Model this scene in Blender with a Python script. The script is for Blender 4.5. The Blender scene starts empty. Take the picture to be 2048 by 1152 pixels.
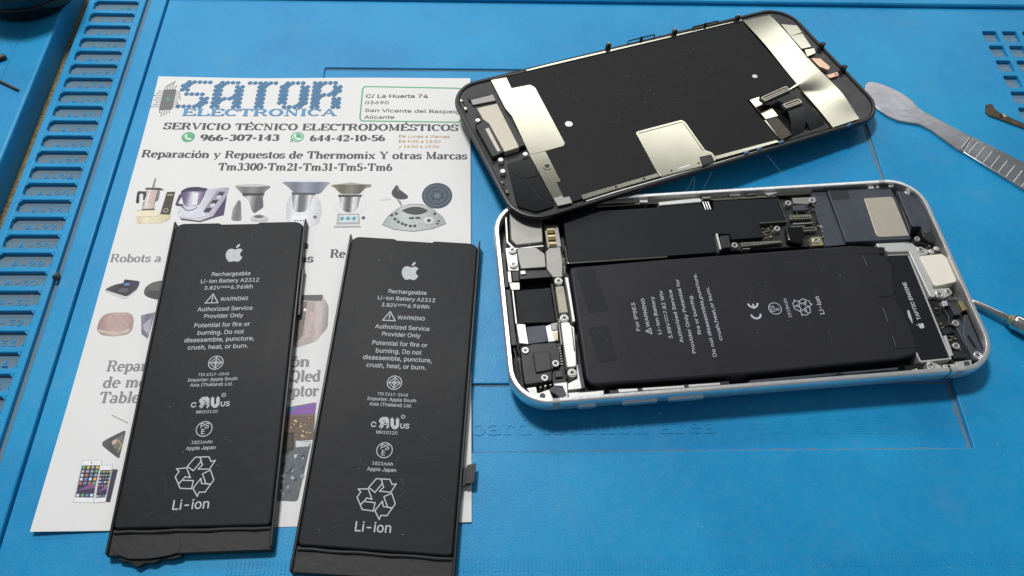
import bpy, math, random
from mathutils import Matrix, Vector, Euler
from mathutils.geometry import tessellate_polygon
R = math.radians
random.seed(7)
S = 0.001                                   # everything below is written in millimetres
scn = bpy.context.scene
C = scn.collection

# ------------------------------------------------------------------ camera
cam_d = bpy.data.cameras.new('Camera'); cam = bpy.data.objects.new('Camera', cam_d); C.objects.link(cam)
cam_d.sensor_width = 36.0; cam_d.lens = 1492.09/2048*36
cam_d.clip_start = 0.01; cam_d.clip_end = 20
PIT, ROLL = 1.052, 0.06
fw = Vector((0, math.cos(PIT), -math.sin(PIT))); up = Vector((0, math.sin(PIT), math.cos(PIT))); rt = Vector((1, 0, 0))
r2 = rt*math.cos(ROLL)+up*math.sin(ROLL); u2 = -rt*math.sin(ROLL)+up*math.cos(ROLL)
cam.matrix_world = Matrix(((r2.x, u2.x, -fw.x, 0), (r2.y, u2.y, -fw.y, 0), (r2.z, u2.z, -fw.z, .195842), (0, 0, 0, 1)))
scn.camera = cam

# ------------------------------------------------------------------ light: indoor, one ceiling lamp behind the bench, pale room around
w = bpy.data.worlds.new('World'); scn.world = w; w.use_nodes = True
bg = w.node_tree.nodes['Background']; bg.inputs[0].default_value = (.86, .94, 1, 1); bg.inputs[1].default_value = .17
def area(name, loc, target, sx, sy, power, col):
    l = bpy.data.lights.new(name, 'AREA'); l.shape = 'RECTANGLE'; l.size = sx; l.size_y = sy; l.energy = power; l.color = col
    o = bpy.data.objects.new(name, l); C.objects.link(o); o.location = loc
    o.rotation_euler = (Vector(target)-Vector(loc)).to_track_quat('-Z', 'Y').to_euler(); return o
area('ceiling_lamp', (-.24, .50, .84), (0.0, .12, 0), .15, .11, 6.9, (1, .99, .975))
area('reflection_panel', (-.05, 1.25, .80), (0, .15, 0), 2.2, .21, 6.2, (.98, .99, .97))  # unseen soft panel, shaped for reflections in the metal and haze on the mat
scn.view_settings.view_transform = 'Standard'; scn.view_settings.look = 'None'
scn.view_settings.exposure = 0.0; scn.view_settings.gamma = 1.0
scn.render.engine = 'CYCLES'

# ------------------------------------------------------------------ materials
def lin(r, g, b):
    f = lambda c: (c/255/12.92) if c <= 10 else ((c/255+.055)/1.055)**2.4
    return (f(r), f(g), f(b))
MATS = {}
def mk(name, col, rough=.5, metal=0, spec=.5, var=0, vscale=900, bump=0, bscale=4000, coat=0, col2=None, trans=0):
    m = bpy.data.materials.new(name); m.use_nodes = True; nt = m.node_tree; p = nt.nodes['Principled BSDF']
    p.inputs['Base Color'].default_value = (*col, 1); p.inputs['Roughness'].default_value = rough
    p.inputs['Metallic'].default_value = metal; p.inputs['Specular IOR Level'].default_value = spec
    p.inputs['Coat Weight'].default_value = coat; p.inputs['Coat Roughness'].default_value = .15
    p.inputs['Transmission Weight'].default_value = trans
    if var or bump or col2:
        tc = nt.nodes.new('ShaderNodeTexCoord')
        def noise(sc, det=4):
            n = nt.nodes.new('ShaderNodeTexNoise'); n.inputs['Scale'].default_value = sc; n.inputs['Detail'].default_value = det
            nt.links.new(tc.outputs['Object'], n.inputs['Vector']); return n
        if var or col2:
            n = noise(vscale); cr = nt.nodes.new('ShaderNodeValToRGB')
            cr.color_ramp.elements[0].position = .3; cr.color_ramp.elements[1].position = .72
            c2 = col2 or tuple(min(1, c*(1+var)) for c in col); c1 = col if col2 else tuple(c*(1-var) for c in col)
            cr.color_ramp.elements[0].color = (*c1, 1); cr.color_ramp.elements[1].color = (*c2, 1)
            nt.links.new(n.outputs['Fac'], cr.inputs[0]); nt.links.new(cr.outputs[0], p.inputs['Base Color'])
        if bump:
            n = noise(bscale, 3); b = nt.nodes.new('ShaderNodeBump'); b.inputs['Strength'].default_value = bump; b.inputs['Distance'].default_value = .0002
            nt.links.new(n.outputs['Fac'], b.inputs['Height']); nt.links.new(b.outputs[0], p.inputs['Normal'])
            mr = nt.nodes.new('ShaderNodeMapRange'); mr.inputs['To Min'].default_value = max(.03, rough-.1); mr.inputs['To Max'].default_value = min(1, rough+.1)
            n2 = noise(bscale*.12, 5); nt.links.new(n2.outputs['Fac'], mr.inputs['Value']); nt.links.new(mr.outputs[0], p.inputs['Roughness'])
    MATS[name] = m; return m
def mat_rubber():
    # blue silicone: soft large stains, pale dust, tiny light specks
    m = mk('blue_silicone', lin(28, 136, 200), .42, 0, .32, bump=.3, bscale=2600)
    nt = m.node_tree; p = nt.nodes['Principled BSDF']
    tc = nt.nodes.new('ShaderNodeTexCoord')
    def noise(sc, det, rgh=.55):
        n = nt.nodes.new('ShaderNodeTexNoise'); n.inputs['Scale'].default_value = sc; n.inputs['Detail'].default_value = det; n.inputs['Roughness'].default_value = rgh
        nt.links.new(tc.outputs['Object'], n.inputs['Vector']); return n
    def ramp(src, a, b, ca, cb):
        cr = nt.nodes.new('ShaderNodeValToRGB'); cr.color_ramp.elements[0].position = a; cr.color_ramp.elements[1].position = b
        cr.color_ramp.elements[0].color = ca; cr.color_ramp.elements[1].color = cb; nt.links.new(src, cr.inputs[0]); return cr
    def mix(fac, a, b):
        x = nt.nodes.new('ShaderNodeMix'); x.data_type = 'RGBA'
        nt.links.new(fac, x.inputs['Factor'])
        for s, v in ((6, a), (7, b)):
            if isinstance(v, tuple): x.inputs[s].default_value = v
            else: nt.links.new(v, x.inputs[s])
        return x.outputs[2]
    base = ramp(noise(22, 6).outputs['Fac'], .3, .72, (*lin(16, 136, 194), 1), (*lin(30, 160, 214), 1))
    fine = ramp(noise(420, 8, .7).outputs['Fac'], .46, .8, (0, 0, 0, 1), (.26, .26, .26, 1))
    c = mix(fine.outputs[0], base.outputs[0], (*lin(96, 160, 196), 1))
    st = ramp(noise(70, 5).outputs['Fac'], .58, .8, (0, 0, 0, 1), (.17, .17, .17, 1))
    c = mix(st.outputs[0], c, (*lin(120, 150, 160), 1))
    bs = ramp(noise(130, 7, .65).outputs['Fac'], .69, .76, (0, 0, 0, 1), (.45, .45, .45, 1))      # flux and burn stains
    c = mix(bs.outputs[0], c, (*lin(86, 112, 122), 1))
    gr = ramp(noise(5200, 2).outputs['Fac'], .35, .65, (0, 0, 0, 1), (.16, .16, .16, 1))            # moulded grain
    c = mix(gr.outputs[0], c, (*lin(8, 100, 150), 1))
    mp = nt.nodes.new('ShaderNodeMapping'); mp.inputs['Rotation'].default_value = (0, 0, .5); mp.inputs['Scale'].default_value = (25, 520, 1); nt.links.new(tc.outputs['Object'], mp.inputs['Vector'])
    sc_ = noise(1, 3); nt.links.new(mp.outputs[0], sc_.inputs['Vector'])
    c = mix(ramp(sc_.outputs['Fac'], .70, .76, (0, 0, 0, 1), (.16, .16, .16, 1)).outputs[0], c, (*lin(120, 175, 205), 1))
    v = nt.nodes.new('ShaderNodeTexVoronoi'); v.inputs['Scale'].default_value = 170; nt.links.new(tc.outputs['Object'], v.inputs['Vector'])
    sp = ramp(v.outputs['Distance'], .015, .04, (.35, .35, .35, 1), (0, 0, 0, 1))
    c = mix(sp.outputs[0], c, (*lin(190, 205, 212), 1))
    nt.links.new(c, p.inputs['Base Color'])
    p.inputs['Sheen Weight'].default_value = .22; p.inputs['Sheen Roughness'].default_value = .35; p.inputs['Sheen Tint'].default_value = (.8, .92, 1, 1)   # dust-like sheen put in for the pale haze of light at the far side
    return m
mat_rubber()
mk('slot_dust', lin(114, 124, 130), .9, vscale=600, bump=.5, bscale=3000, col2=lin(84, 132, 160))
mk('mesh_dust', lin(128, 138, 142), .9, vscale=600, bump=.5, bscale=3000, col2=lin(62, 130, 172))
mk('corner_dirt', lin(120, 128, 130), .95, vscale=1500, bump=.5, col2=lin(58, 126, 166))
mk('bench_cork', lin(84, 76, 56), .9, vscale=900, bump=1, bscale=1800, col2=lin(150, 136, 100))
mk('paper', lin(228, 228, 227), .6, 0, .3, var=.015, vscale=60, bump=.08, bscale=3000)
mk('ink_dark', lin(58, 58, 62), .6, col2=lin(84, 84, 88), vscale=2500)
mk('ink_grey', lin(120, 118, 122), .6, col2=lin(150, 148, 150), vscale=2500)
mk('ink_blue', lin(52, 104, 146), .6, col2=lin(74, 126, 166), vscale=2500)
mk('ink_blue_light', lin(84, 146, 192), .6)
mk('ink_green', lin(82, 166, 118), .6, col2=lin(100, 180, 135), vscale=2500)
mk('ink_orange', lin(196, 158, 116), .6)
INK = {}
def ink(r, g, b):
    k = 'print_%02x%02x%02x' % (r, g, b)
    if k not in MATS: mk(k, lin(r, g, b), .55, 0, .35, var=.12, vscale=1500)
    return k
mk('battery_film', lin(33, 34, 37), .52, 0, .18, var=.14, vscale=45, bump=.5, bscale=190)
mk('battery_film_phone', lin(36, 36, 42), .5, 0, .25, var=.14, vscale=45, bump=.4, bscale=170)
mk('battery_edge', lin(15, 15, 17), .42, 0, .35)
mk('battery_tape', lin(36, 36, 38), .55, 0, .4, var=.15, vscale=120, bump=.35, bscale=500)
mk('white_print', lin(190, 194, 197), .6, var=.12, vscale=1200)
mk('grey_print', lin(186, 190, 197), .6, var=.1, vscale=1200)
mk('aluminium', (.86, .86, .86), .34, .8, .5, var=.04, vscale=500, bump=.05, bscale=9000)
mk('antenna_band', lin(176, 178, 178), .5)
mk('steel', (.30, .295, .28), .58, .92, var=.06, vscale=300)
mk('bright_steel', (.66, .66, .64), .48, .65, var=.05, vscale=300)
mk('screw_steel', (.84, .83, .80), .3, .8)
mk('champagne_steel', (.42, .405, .33), .19, 1.0, var=.05, vscale=90)
mk('speaker_steel', lin(188, 180, 166), .5, .45, var=.05, vscale=600, bump=.1, bscale=8000)
mk('gold', (.72, .60, .34), .3, .9)
mk('copper', (.80, .52, .38), .4, .8)
mk('cream_plastic', lin(238, 230, 216), .5)
mk('tan_label', lin(186, 178, 160), .6, var=.12, vscale=5000)
mk('black_sticker', lin(22, 24, 29), .55, 0, .22, var=.18, vscale=60, bump=.1, bscale=1500)
mk('black_plastic', lin(34, 34, 37), .45, var=.2, vscale=300, bump=.1, bscale=3000)
mk('grey_plastic', lin(62, 66, 76), .5, var=.15, vscale=200, bump=.1, bscale=3000)
mk('deep_black', lin(12, 12, 14), .4, bump=.2)
mk('gloss_black', lin(14, 14, 16), .16, 0, .6)
mk('board', lin(20, 22, 24), .45, col2=lin(42, 42, 40), vscale=1500, bump=.3)
mk('display_shield', lin(28, 28, 29), .6, 0, .2, var=.06, vscale=40, bump=.06, bscale=6000)
mk('display_frame', lin(26, 25, 26), .36, 0, .5, var=.2, vscale=300, bump=.2, bscale=2500)
mk('dark_bronze', lin(70, 66, 56), .4, .5, var=.2, vscale=600)
mk('tool_steel', (.46, .46, .49), .3, 1.0, var=.12, vscale=90, bump=.3, bscale=420)
mk('driver_steel', (.60, .58, .55), .2, 1.0, bump=.06, bscale=700)
mk('dark_steel', lin(92, 82, 70), .45, .6, var=.2, vscale=400)
mk('strand', lin(120, 140, 155), .4)
mk('blue_glue', lin(86, 130, 170), .4)
mk('speck', lin(198, 204, 206), .8); mk('speck_dark', lin(70, 78, 84), .8)
mk('scuff', lin(84, 86, 90), .6); mk('lcd', lin(200, 222, 226), .5)

# ------------------------------------------------------------------ geometry helpers (mm)
def area2(p): return sum(p[i][0]*p[(i+1) % len(p)][1]-p[(i+1) % len(p)][0]*p[i][1] for i in range(len(p)))
def ccw(p): p = list(p); return p if area2(p) > 0 else p[::-1]
def inset(p, d):
    n = len(p); out = []
    for i in range(n):
        a, b, c = p[i-1], p[i], p[(i+1) % n]
        e1 = (b[0]-a[0], b[1]-a[1]); e2 = (c[0]-b[0], c[1]-b[1])
        l1 = math.hypot(*e1) or 1e-9; l2 = math.hypot(*e2) or 1e-9
        n1 = (-e1[1]/l1, e1[0]/l1); n2 = (-e2[1]/l2, e2[0]/l2)
        k = 1+n1[0]*n2[0]+n1[1]*n2[1]; k = max(k, .35)
        out.append((b[0]+d*(n1[0]+n2[0])/k, b[1]+d*(n1[1]+n2[1])/k))
    return out
def rnd(p, r, n=4):
    p = ccw(p); N = len(p); out = []
    for i in range(N):
        a, b, c = (Vector(p[i-1]), Vector(p[i]), Vector(p[(i+1) % N]))
        u = a-b; v = c-b; k = min(r, u.length*.45, v.length*.45)
        p0 = b+u.normalized()*k; p1 = b+v.normalized()*k
        for j in range(n+1):
            t = j/n; q = p0*(1-t)**2+b*2*t*(1-t)+p1*t*t; out.append((q.x, q.y))
    return out
def rect(x0, y0, x1, y1): return [(x0, y0), (x1, y0), (x1, y1), (x0, y1)]
def rrect(w, h, r, n=8, cx=0, cy=0):
    out = []
    for sx, sy, a0 in ((1, -1, -90), (1, 1, 0), (-1, 1, 90), (-1, -1, 180)):
        for j in range(n+1):
            a = R(a0+90*j/n); out.append((cx+sx*(w/2-r)+r*math.cos(a), cy+sy*(h/2-r)+r*math.sin(a)))
    return out
def circ(x, y, r, n=20, ry=None): return [(x+r*math.cos(2*math.pi*i/n), y+(ry or r)*math.sin(2*math.pi*i/n)) for i in range(n)]
class MB:
    def __init__(s): s.v = []; s.f = []; s.m = []; s.mats = []; s.cap = set()
    def mi(s, m):
        if m not in s.mats: s.mats.append(m)
        return s.mats.index(m)
    def add(s, vs, fs, m):
        o = len(s.v); s.v += vs; k = s.mi(m); s.f += [tuple(i+o for i in f) for f in fs]; s.m += [k]*len(fs)
    def prism(s, loops, z0, z1, m, bev=.12, seg=1, mtop=None):
        if isinstance(loops[0][0], (int, float)): loops = [loops]
        rings = []; zs = [(0, z0)]
        for j in range(seg+1):
            a = math.pi/2*j/seg if bev else 0
            zs.append((bev*(1-math.cos(a)), z1-bev+bev*math.sin(a)))
            if not bev: break
        tops = []; bots = []; vs = []; fs = []
        for li, lp in enumerate(loops):
            lp = ccw(lp)
            if li: lp = lp[::-1]
            n = len(lp); base = len(vs)
            for ins, z in zs: vs += [(x, y, z) for x, y in (inset(lp, ins) if ins else lp)]
            for k in range(len(zs)-1):
                for i in range(n):
                    a = base+k*n+i; b = base+k*n+(i+1) % n; fs.append((a, b, b+n, a+n))
            bots.append((base, n)); tops.append((base+(len(zs)-1)*n, n))
        s.add(vs, fs, m)
        off = len(s.v)-len(vs)
        for grp, flip, mm in ((tops, False, mtop or m), (bots, True, m)):
            lps = [[Vector((vs[b+i][0], vs[b+i][1], 0)) for i in range(n)] for b, n in grp]; idx = [b+i for b, n in grp for i in range(n)]
            k = s.mi(mm)
            for t in tessellate_polygon(lps):
                q = [idx[i] for i in t]; a = [vs[i] for i in q]
                ar = (a[1][0]-a[0][0])*(a[2][1]-a[0][1])-(a[2][0]-a[0][0])*(a[1][1]-a[0][1])
                if (ar < 0) != flip: q = q[::-1]
                s.cap.add(len(s.f)); s.f.append(tuple(i+off for i in q)); s.m.append(k)
        return s
    def box(s, x0, y0, z0, x1, y1, z1, m, bev=.08): return s.prism(rect(x0, y0, x1, y1), z0, z1, m, min(bev, (x1-x0)*.3, (y1-y0)*.3, (z1-z0)*.5))
    def flat(s, p, z, m):
        p = ccw(p); vs = [(x, y, z) for x, y in p]
        fs = []
        for t in tessellate_polygon([[Vector((x, y, 0)) for x, y in p]]):
            a = [p[i] for i in t]
            ar = (a[1][0]-a[0][0])*(a[2][1]-a[0][1])-(a[2][0]-a[0][0])*(a[1][1]-a[0][1])
            fs.append(tuple(t) if ar > 0 else tuple(t)[::-1])
        s.add(vs, fs, m); return s
    def tube(s, pts, r, m, n=8, caps=True):
        pts = [Vector(p) for p in pts]; rs = r if isinstance(r, (list, tuple)) else [r]*len(pts); vs = []; fs = []
        prev = None
        for i, p in enumerate(pts):
            d = (pts[min(i+1, len(pts)-1)]-pts[max(i-1, 0)]).normalized()
            a = prev if prev is not None and abs(prev.dot(d)) < .95 else (Vector((0, 0, 1)) if abs(d.z) < .9 else Vector((1, 0, 0)))
            x = (a-d*a.dot(d)).normalized(); y = d.cross(x); prev = x
            vs += [tuple(p+rs[i]*(x*math.cos(2*math.pi*j/n)+y*math.sin(2*math.pi*j/n))) for j in range(n)]
        for i in range(len(pts)-1):
            for j in range(n): a = i*n+j; b = i*n+(j+1) % n; fs.append((a, b, b+n, a+n))
        if caps: fs.append(tuple(range(n))[::-1]); fs.append(tuple(range((len(pts)-1)*n, len(pts)*n)))
        s.add(vs, fs, m); return s
    def loft(s, rings, m, closed=True, cap0=False, cap1=False):
        n = len(rings[0]); vs = [p for r in rings for p in r]; fs = []
        for k in range(len(rings)-1):
            for i in range(n if closed else n-1): a = k*n+i; b = k*n+(i+1) % n; fs.append((a, b, b+n, a+n))
        if cap0: fs.append(tuple(range(n))[::-1])
        if cap1: fs.append(tuple(range((len(rings)-1)*n, len(rings)*n)))
        s.add(vs, fs, m); return s
    def lathe(s, x, y, prof, m, n=32):
        return s.loft([[(x+r*math.cos(2*math.pi*i/n), y+r*math.sin(2*math.pi*i/n), z) for i in range(n)] for r, z in prof], m, True, True, True)
    def mesh(s, name, smooth=0):
        me = bpy.data.meshes.new(name); me.from_pydata([(x*S, y*S, z*S) for x, y, z in s.v], [], s.f)
        for m in s.mats: me.materials.append(MATS[m])
        me.polygons.foreach_set('material_index', s.m); me.update()
        if smooth:
            me.shade_smooth(); me.set_sharp_from_angle(angle=R(smooth))
            for i in s.cap:                                   # flat tops stay flat, only the rounded edge is smooth
                p = me.polygons[i]; p.use_smooth = False
            capk = set()
            for i in s.cap:
                for e in me.polygons[i].edge_keys: capk.add(e)
            for e in me.edges:
                if e.key in capk: e.use_edge_sharp = True
        return me
    def build(s, name, parent=None, loc=None, rot=None, smooth=0):
        return link(name, s.mesh(name, smooth), parent, loc, rot)
def link(name, data, parent=None, loc=None, rot=None):
    o = bpy.data.objects.new(name, data); C.objects.link(o)
    if parent: o.parent = parent
    if loc: o.location = [c*S for c in loc]
    if rot: o.rotation_euler = rot
    return o
def tag(o, label=None, cat=None, group=None, kind=None):
    for k, v in (('label', label), ('category', cat), ('group', group), ('kind', kind)):
        if v: o[k] = v
    return o
def thing(name, label, cat, loc, rot=(0, 0, 0), group=None):
    return tag(link(name, None, None, loc, rot), label, cat, group)
def pl(name, parent, poly, z0, z1, m, bev=.12, r=0, seg=1, **k):
    p = rnd(poly, r) if r else poly
    return MB().prism(p, z0, z1, m, bev, seg).build(name, parent, smooth=50 if seg > 1 else 0, **k)

# ------------------------------------------------------------------ lettering
try: FONT = bpy.data.fonts.load(bpy.utils.system_resource('DATAFILES', path='fonts')+'/Inter.woff2')   # Blender's own interface face
except Exception: FONT = None
def sans(txt, shear=0, bold=0):
    cu = bpy.data.curves.new('t', 'FONT'); cu.body = txt
    if FONT and ord(max(txt)) < 600: cu.font = FONT
    cu.size = 1; cu.resolution_u = 3; cu.shear = shear; cu.align_x = 'CENTER'
    o = bpy.data.objects.new('t', cu); me = o.to_mesh()
    vs = [tuple(v.co) for v in me.vertices]; fs = [tuple(p.vertices) for p in me.polygons]
    if bold:
        n = len(vs); b0 = list(vs); f0 = list(fs); vs = []; fs = []
        for j, (dx, dy) in enumerate(((-bold, 0), (bold, 0), (0, bold), (0, -bold))):
            vs += [(x+dx, y+dy, j*.0004) for x, y, _ in b0]; fs += [tuple(i+n*j for i in f) for f in f0]
    o.to_mesh_clear(); bpy.data.objects.remove(o); bpy.data.curves.remove(cu)
    return vs, fs
T_, t_ = .23, .10
def G(w, *st): return (w, st)
def l(*a): return ('l', a)
def h(*a): return ('t', a)                    # always thin
def k(*a): return ('k', a)                    # always thick
def a(cx, cy, rx, ry, d0, d1): return ('a', (cx, cy, rx, ry, d0, d1))
def s(x, y, wd=.17): return ('t', (x-wd, y, x+wd, y))
X = .66
GL = {
 'E': G(.92, l(.22, 0, .22, 1), s(.22, .04), s(.22, .96), h(.22, .96, .8, .96), h(.22, .04, .84, .04), h(.22, .52, .58, .52), k(.8, .96, .8, .74), k(.84, .04, .84, .28), k(.58, .62, .58, .42)),
 'L': G(.88, l(.22, 0, .22, 1), s(.22, .04), s(.22, .96), h(.22, .04, .8, .04), k(.8, .04, .8, .3)),
 'T': G(.92, l(.46, 0, .46, 1), s(.46, .04), h(.06, .96, .86, .96), k(.08, .96, .08, .72), k(.84, .96, .84, .72)),
 'I': G(.48, l(.24, 0, .24, 1), s(.24, .04), s(.24, .96)),
 'N': G(1.05, h(.22, 0, .22, 1), k(.2, .98, .82, .02), h(.82, 0, .82, 1), s(.22, .04), s(.16, .96, .14), s(.82, .96)),
 'M': G(1.2, h(.2, 0, .2, 1), k(.2, .98, .58, .05), h(.58, .05, .96, .98), l(.96, 0, .96, 1), s(.2, .04, .14), s(.96, .04), s(.16, .96, .12), s(1.0, .96, .12)),
 'R': G(1.0, l(.22, 0, .22, 1), s(.22, .04), s(.2, .96), h(.22, .96, .55, .96), a(.52, .73, .25, .23, 90, -90), h(.22, .5, .55, .5), k(.55, .5, .82, .04), s(.86, .04, .1)),
 'S': G(.82, a(.4, .74, .25, .22, 20, 250), a(.41, .26, .27, .22, 90, -160), k(.7, .96, .7, .7), k(.1, .04, .1, .3)),
 'C': G(.92, a(.48, .5, .36, .46, 45, 315), k(.8, .94, .8, .68)),
 'O': G(1.0, a(.5, .5, .37, .46, 0, 360)),
 'Q': G(1.0, a(.5, .5, .37, .46, 0, 360), k(.5, .14, .82, -.12)),
 'D': G(1.0, l(.22, 0, .22, 1), s(.2, .04), s(.2, .96), h(.2, .96, .5, .96), h(.2, .04, .5, .04), a(.48, .5, .36, .46, 90, -90)),
 'V': G(.98, k(.16, .96, .5, .04), h(.5, .04, .84, .96), s(.16, .96), s(.84, .96, .14)),
 'Y': G(.96, k(.14, .96, .48, .46), h(.48, .46, .82, .96), l(.48, 0, .48, .48), s(.48, .04), s(.14, .96), s(.82, .96, .14)),
 'A': G(1.0, h(.14, .04, .5, .98), k(.5, .96, .86, .04), h(.28, .34, .7, .34), s(.14, .04, .14), s(.86, .04)),
 'a': G(.7, a(.32, .46, .2, .18, 160, 0), l(.52, .46, .52, .06), h(.52, .05, .66, .05), a(.32, .18, .22, .16, 60, 330)),
 'b': G(.76, l(.2, 0, .2, 1), s(.12, .97, .1), a(.4, .32, .25, .31, 150, -150)),
 'c': G(.64, a(.36, .33, .25, .31, 50, 320), k(.54, .56, .54, .46)),
 'd': G(.78, l(.56, 0, .56, 1), s(.48, .97, .1), s(.62, .04, .1), a(.36, .32, .25, .31, 30, 330)),
 'e': G(.68, a(.35, .33, .25, .31, 0, 315), h(.12, .35, .6, .35)),
 'h': G(.82, l(.2, 0, .2, 1), s(.12, .97, .1), s(.2, .04, .15), a(.4, .4, .22, .24, 150, 0), l(.62, .42, .62, 0), s(.62, .04, .15)),
 'i': G(.42, l(.21, 0, .21, X), s(.13, X-.03, .1), s(.21, .04, .16), k(.21, .84, .21, 1.0)),
 'l': G(.42, l(.21, 0, .21, 1), s(.13, .97, .1), s(.21, .04, .16)),
 'm': G(1.16, l(.2, 0, .2, X), s(.12, X-.03, .1), s(.2, .04, .13), a(.38, .4, .2, .23, 150, 0), l(.58, .42, .58, 0), s(.58, .04, .13), a(.77, .4, .19, .23, 160, 0), l(.96, .42, .96, 0), s(.96, .04, .13)),
 'n': G(.82, l(.2, 0, .2, X), s(.12, X-.03, .1), s(.2, .04, .15), a(.4, .4, .22, .23, 150, 0), l(.62, .42, .62, 0), s(.62, .04, .15)),
 'o': G(.72, a(.36, .33, .26, .31, 0, 360)),
 'p': G(.78, l(.2, -.26, .2, X), s(.12, X-.03, .1), s(.2, -.24, .16), a(.42, .33, .25, .31, 150, -150)),
 'r': G(.62, l(.2, 0, .2, X), s(.12, X-.03, .1), s(.22, .04, .17), a(.42, .4, .2, .22, 150, 60), k(.52, .6, .52, .48)),
 's': G(.58, a(.28, .48, .17, .15, 20, 250), a(.29, .18, .19, .15, 90, -160), k(.46, .64, .46, .5), k(.1, .02, .1, .18)),
 't': G(.5, l(.22, .1, .22, .88), h(.06, X-.03, .42, X-.03), a(.34, .14, .12, .11, 180, 320)),
 'u': G(.82, l(.2, .2, .2, X), s(.12, X-.03, .1), a(.4, .22, .2, .2, 180, 340), l(.6, 0, .6, X), s(.52, X-.03, .1), s(.68, .04, .1)),
 'x': G(.76, k(.14, X-.03, .6, .04), h(.6, X-.03, .14, .04), s(.14, X-.03, .13), s(.6, X-.03, .12), s(.14, .04, .12), s(.6, .04, .13)),
 'y': G(.74, k(.14, X-.03, .38, .04), h(.6, X-.03, .36, -.02, .24, -.22, .12, -.22), s(.14, X-.03, .13), s(.62, X-.03, .11)),
 '0': G(.72, a(.36, .5, .25, .46, 0, 360)), '1': G(.6, l(.3, 0, .3, 1), s(.3, .04, .2), k(.12, .8, .3, .95)),
 '2': G(.72, a(.36, .7, .22, .26, 170, -40), h(.52, .54, .12, .06), k(.1, .06, .62, .06), k(.62, .06, .62, .26)),
 '3': G(.72, a(.34, .74, .2, .21, 160, -80), a(.34, .28, .24, .25, 80, -160)),
 '4': G(.74, l(.5, 0, .5, 1), h(.5, .98, .08, .32), h(.08, .28, .68, .28), s(.5, .04, .15)),
 '5': G(.72, h(.16, .94, .6, .94), l(.17, .94, .17, .52), a(.34, .3, .25, .26, 130, -160), k(.58, .94, .58, .86)),
 '6': G(.72, a(.37, .3, .23, .26, 0, 360), a(.5, .42, .36, .52, 100, 195)), '7': G(.7, k(.1, .9, .64, .9), l(.62, .9, .3, .0), k(.1, .9, .1, .74)),
 '9': G(.72, a(.35, .7, .23, .26, 0, 360), a(.22, .58, .36, .52, -80, 15)), '8': G(.72, a(.36, .74, .2, .22, 0, 360), a(.36, .27, .24, .25, 0, 360)),
 '-': G(.5, k(.08, .38, .42, .38)), ' ': G(.42),
}
del a, s, h, k, l
def serif(txt, weight=1.0):
    vs = []; fs = []; x0 = 0; zi = 0
    for ch in txt:
        zi = 0
        acc = {'É': 'E', 'ó': 'o'}.get(ch); wd, st = GL[acc or ch]; st = list(st)
        if acc: st.append(('k', (.5, 1.08, .66, 1.24) if ch == 'É' else (.32, .78, .46, .96)))
        for ty, d in st:
            if ty == 'a':
                cx, cy, rx, ry, d0, d1 = d; n = max(5, int(abs(d1-d0)/22)); pts = [(cx+rx*math.cos(R(d0+(d1-d0)*i/n)), cy+ry*math.sin(R(d0+(d1-d0)*i/n))) for i in range(n+1)]
            else: pts = list(zip(d[::2], d[1::2]))
            L = []; Rr = []; zi += 1
            for i, p in enumerate(pts):
                q0 = pts[max(i-1, 0)]; q1 = pts[min(i+1, len(pts)-1)]; dx, dy = q1[0]-q0[0], q1[1]-q0[1]; ln = math.hypot(dx, dy) or 1
                wv = {'t': t_, 'k': T_*.8}.get(ty, t_+(T_-t_)*abs(dy/ln)**1.3)*weight/2
                L.append((x0+p[0]-dy/ln*wv, p[1]+dx/ln*wv, zi*.0005)); Rr.append((x0+p[0]+dy/ln*wv, p[1]-dx/ln*wv, zi*.0005))
            o = len(vs); vs += L+Rr; n = len(L); fs += [(o+n+i, o+n+i+1, o+i+1, o+i) for i in range(n-1)]
        x0 += wd
    return [(x-x0/2, y, z) for x, y, z in vs], fs
def clip(p, ax, lo, hi):
    for sgn, lim in ((1, lo), (-1, hi)):
        out = []
        for i in range(len(p)):
            u, v = p[i-1], p[i]; du, dv = sgn*(u[ax]-lim), sgn*(v[ax]-lim)
            if (du >= 0) != (dv >= 0): t = du/(du-dv); out.append((u[0]+(v[0]-u[0])*t, u[1]+(v[1]-u[1])*t))
            if dv >= 0: out.append(v)
        p = out
        if len(p) < 3: return []
    return p
def shade(P, poly, tones, ax=0):
    # halftone picture: the printed shape in narrow bands of neighbouring tones
    lo = min(q[ax] for q in poly); hi = max(q[ax] for q in poly); n = max(10, 4*len(tones))
    for i in range(n):
        t = i/(n-1)*(len(tones)-1); j = min(int(t), len(tones)-2); q = t-j
        c = tuple(int(round((tones[j][k_]*(1-q)+tones[j+1][k_]*q)/6)*6) for k_ in range(3))
        b = clip(list(poly), ax, lo+(hi-lo)*i/n-.002, lo+(hi-lo)*(i+1)/n+.002)
        if b: P.poly(b, ink(*c))
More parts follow.
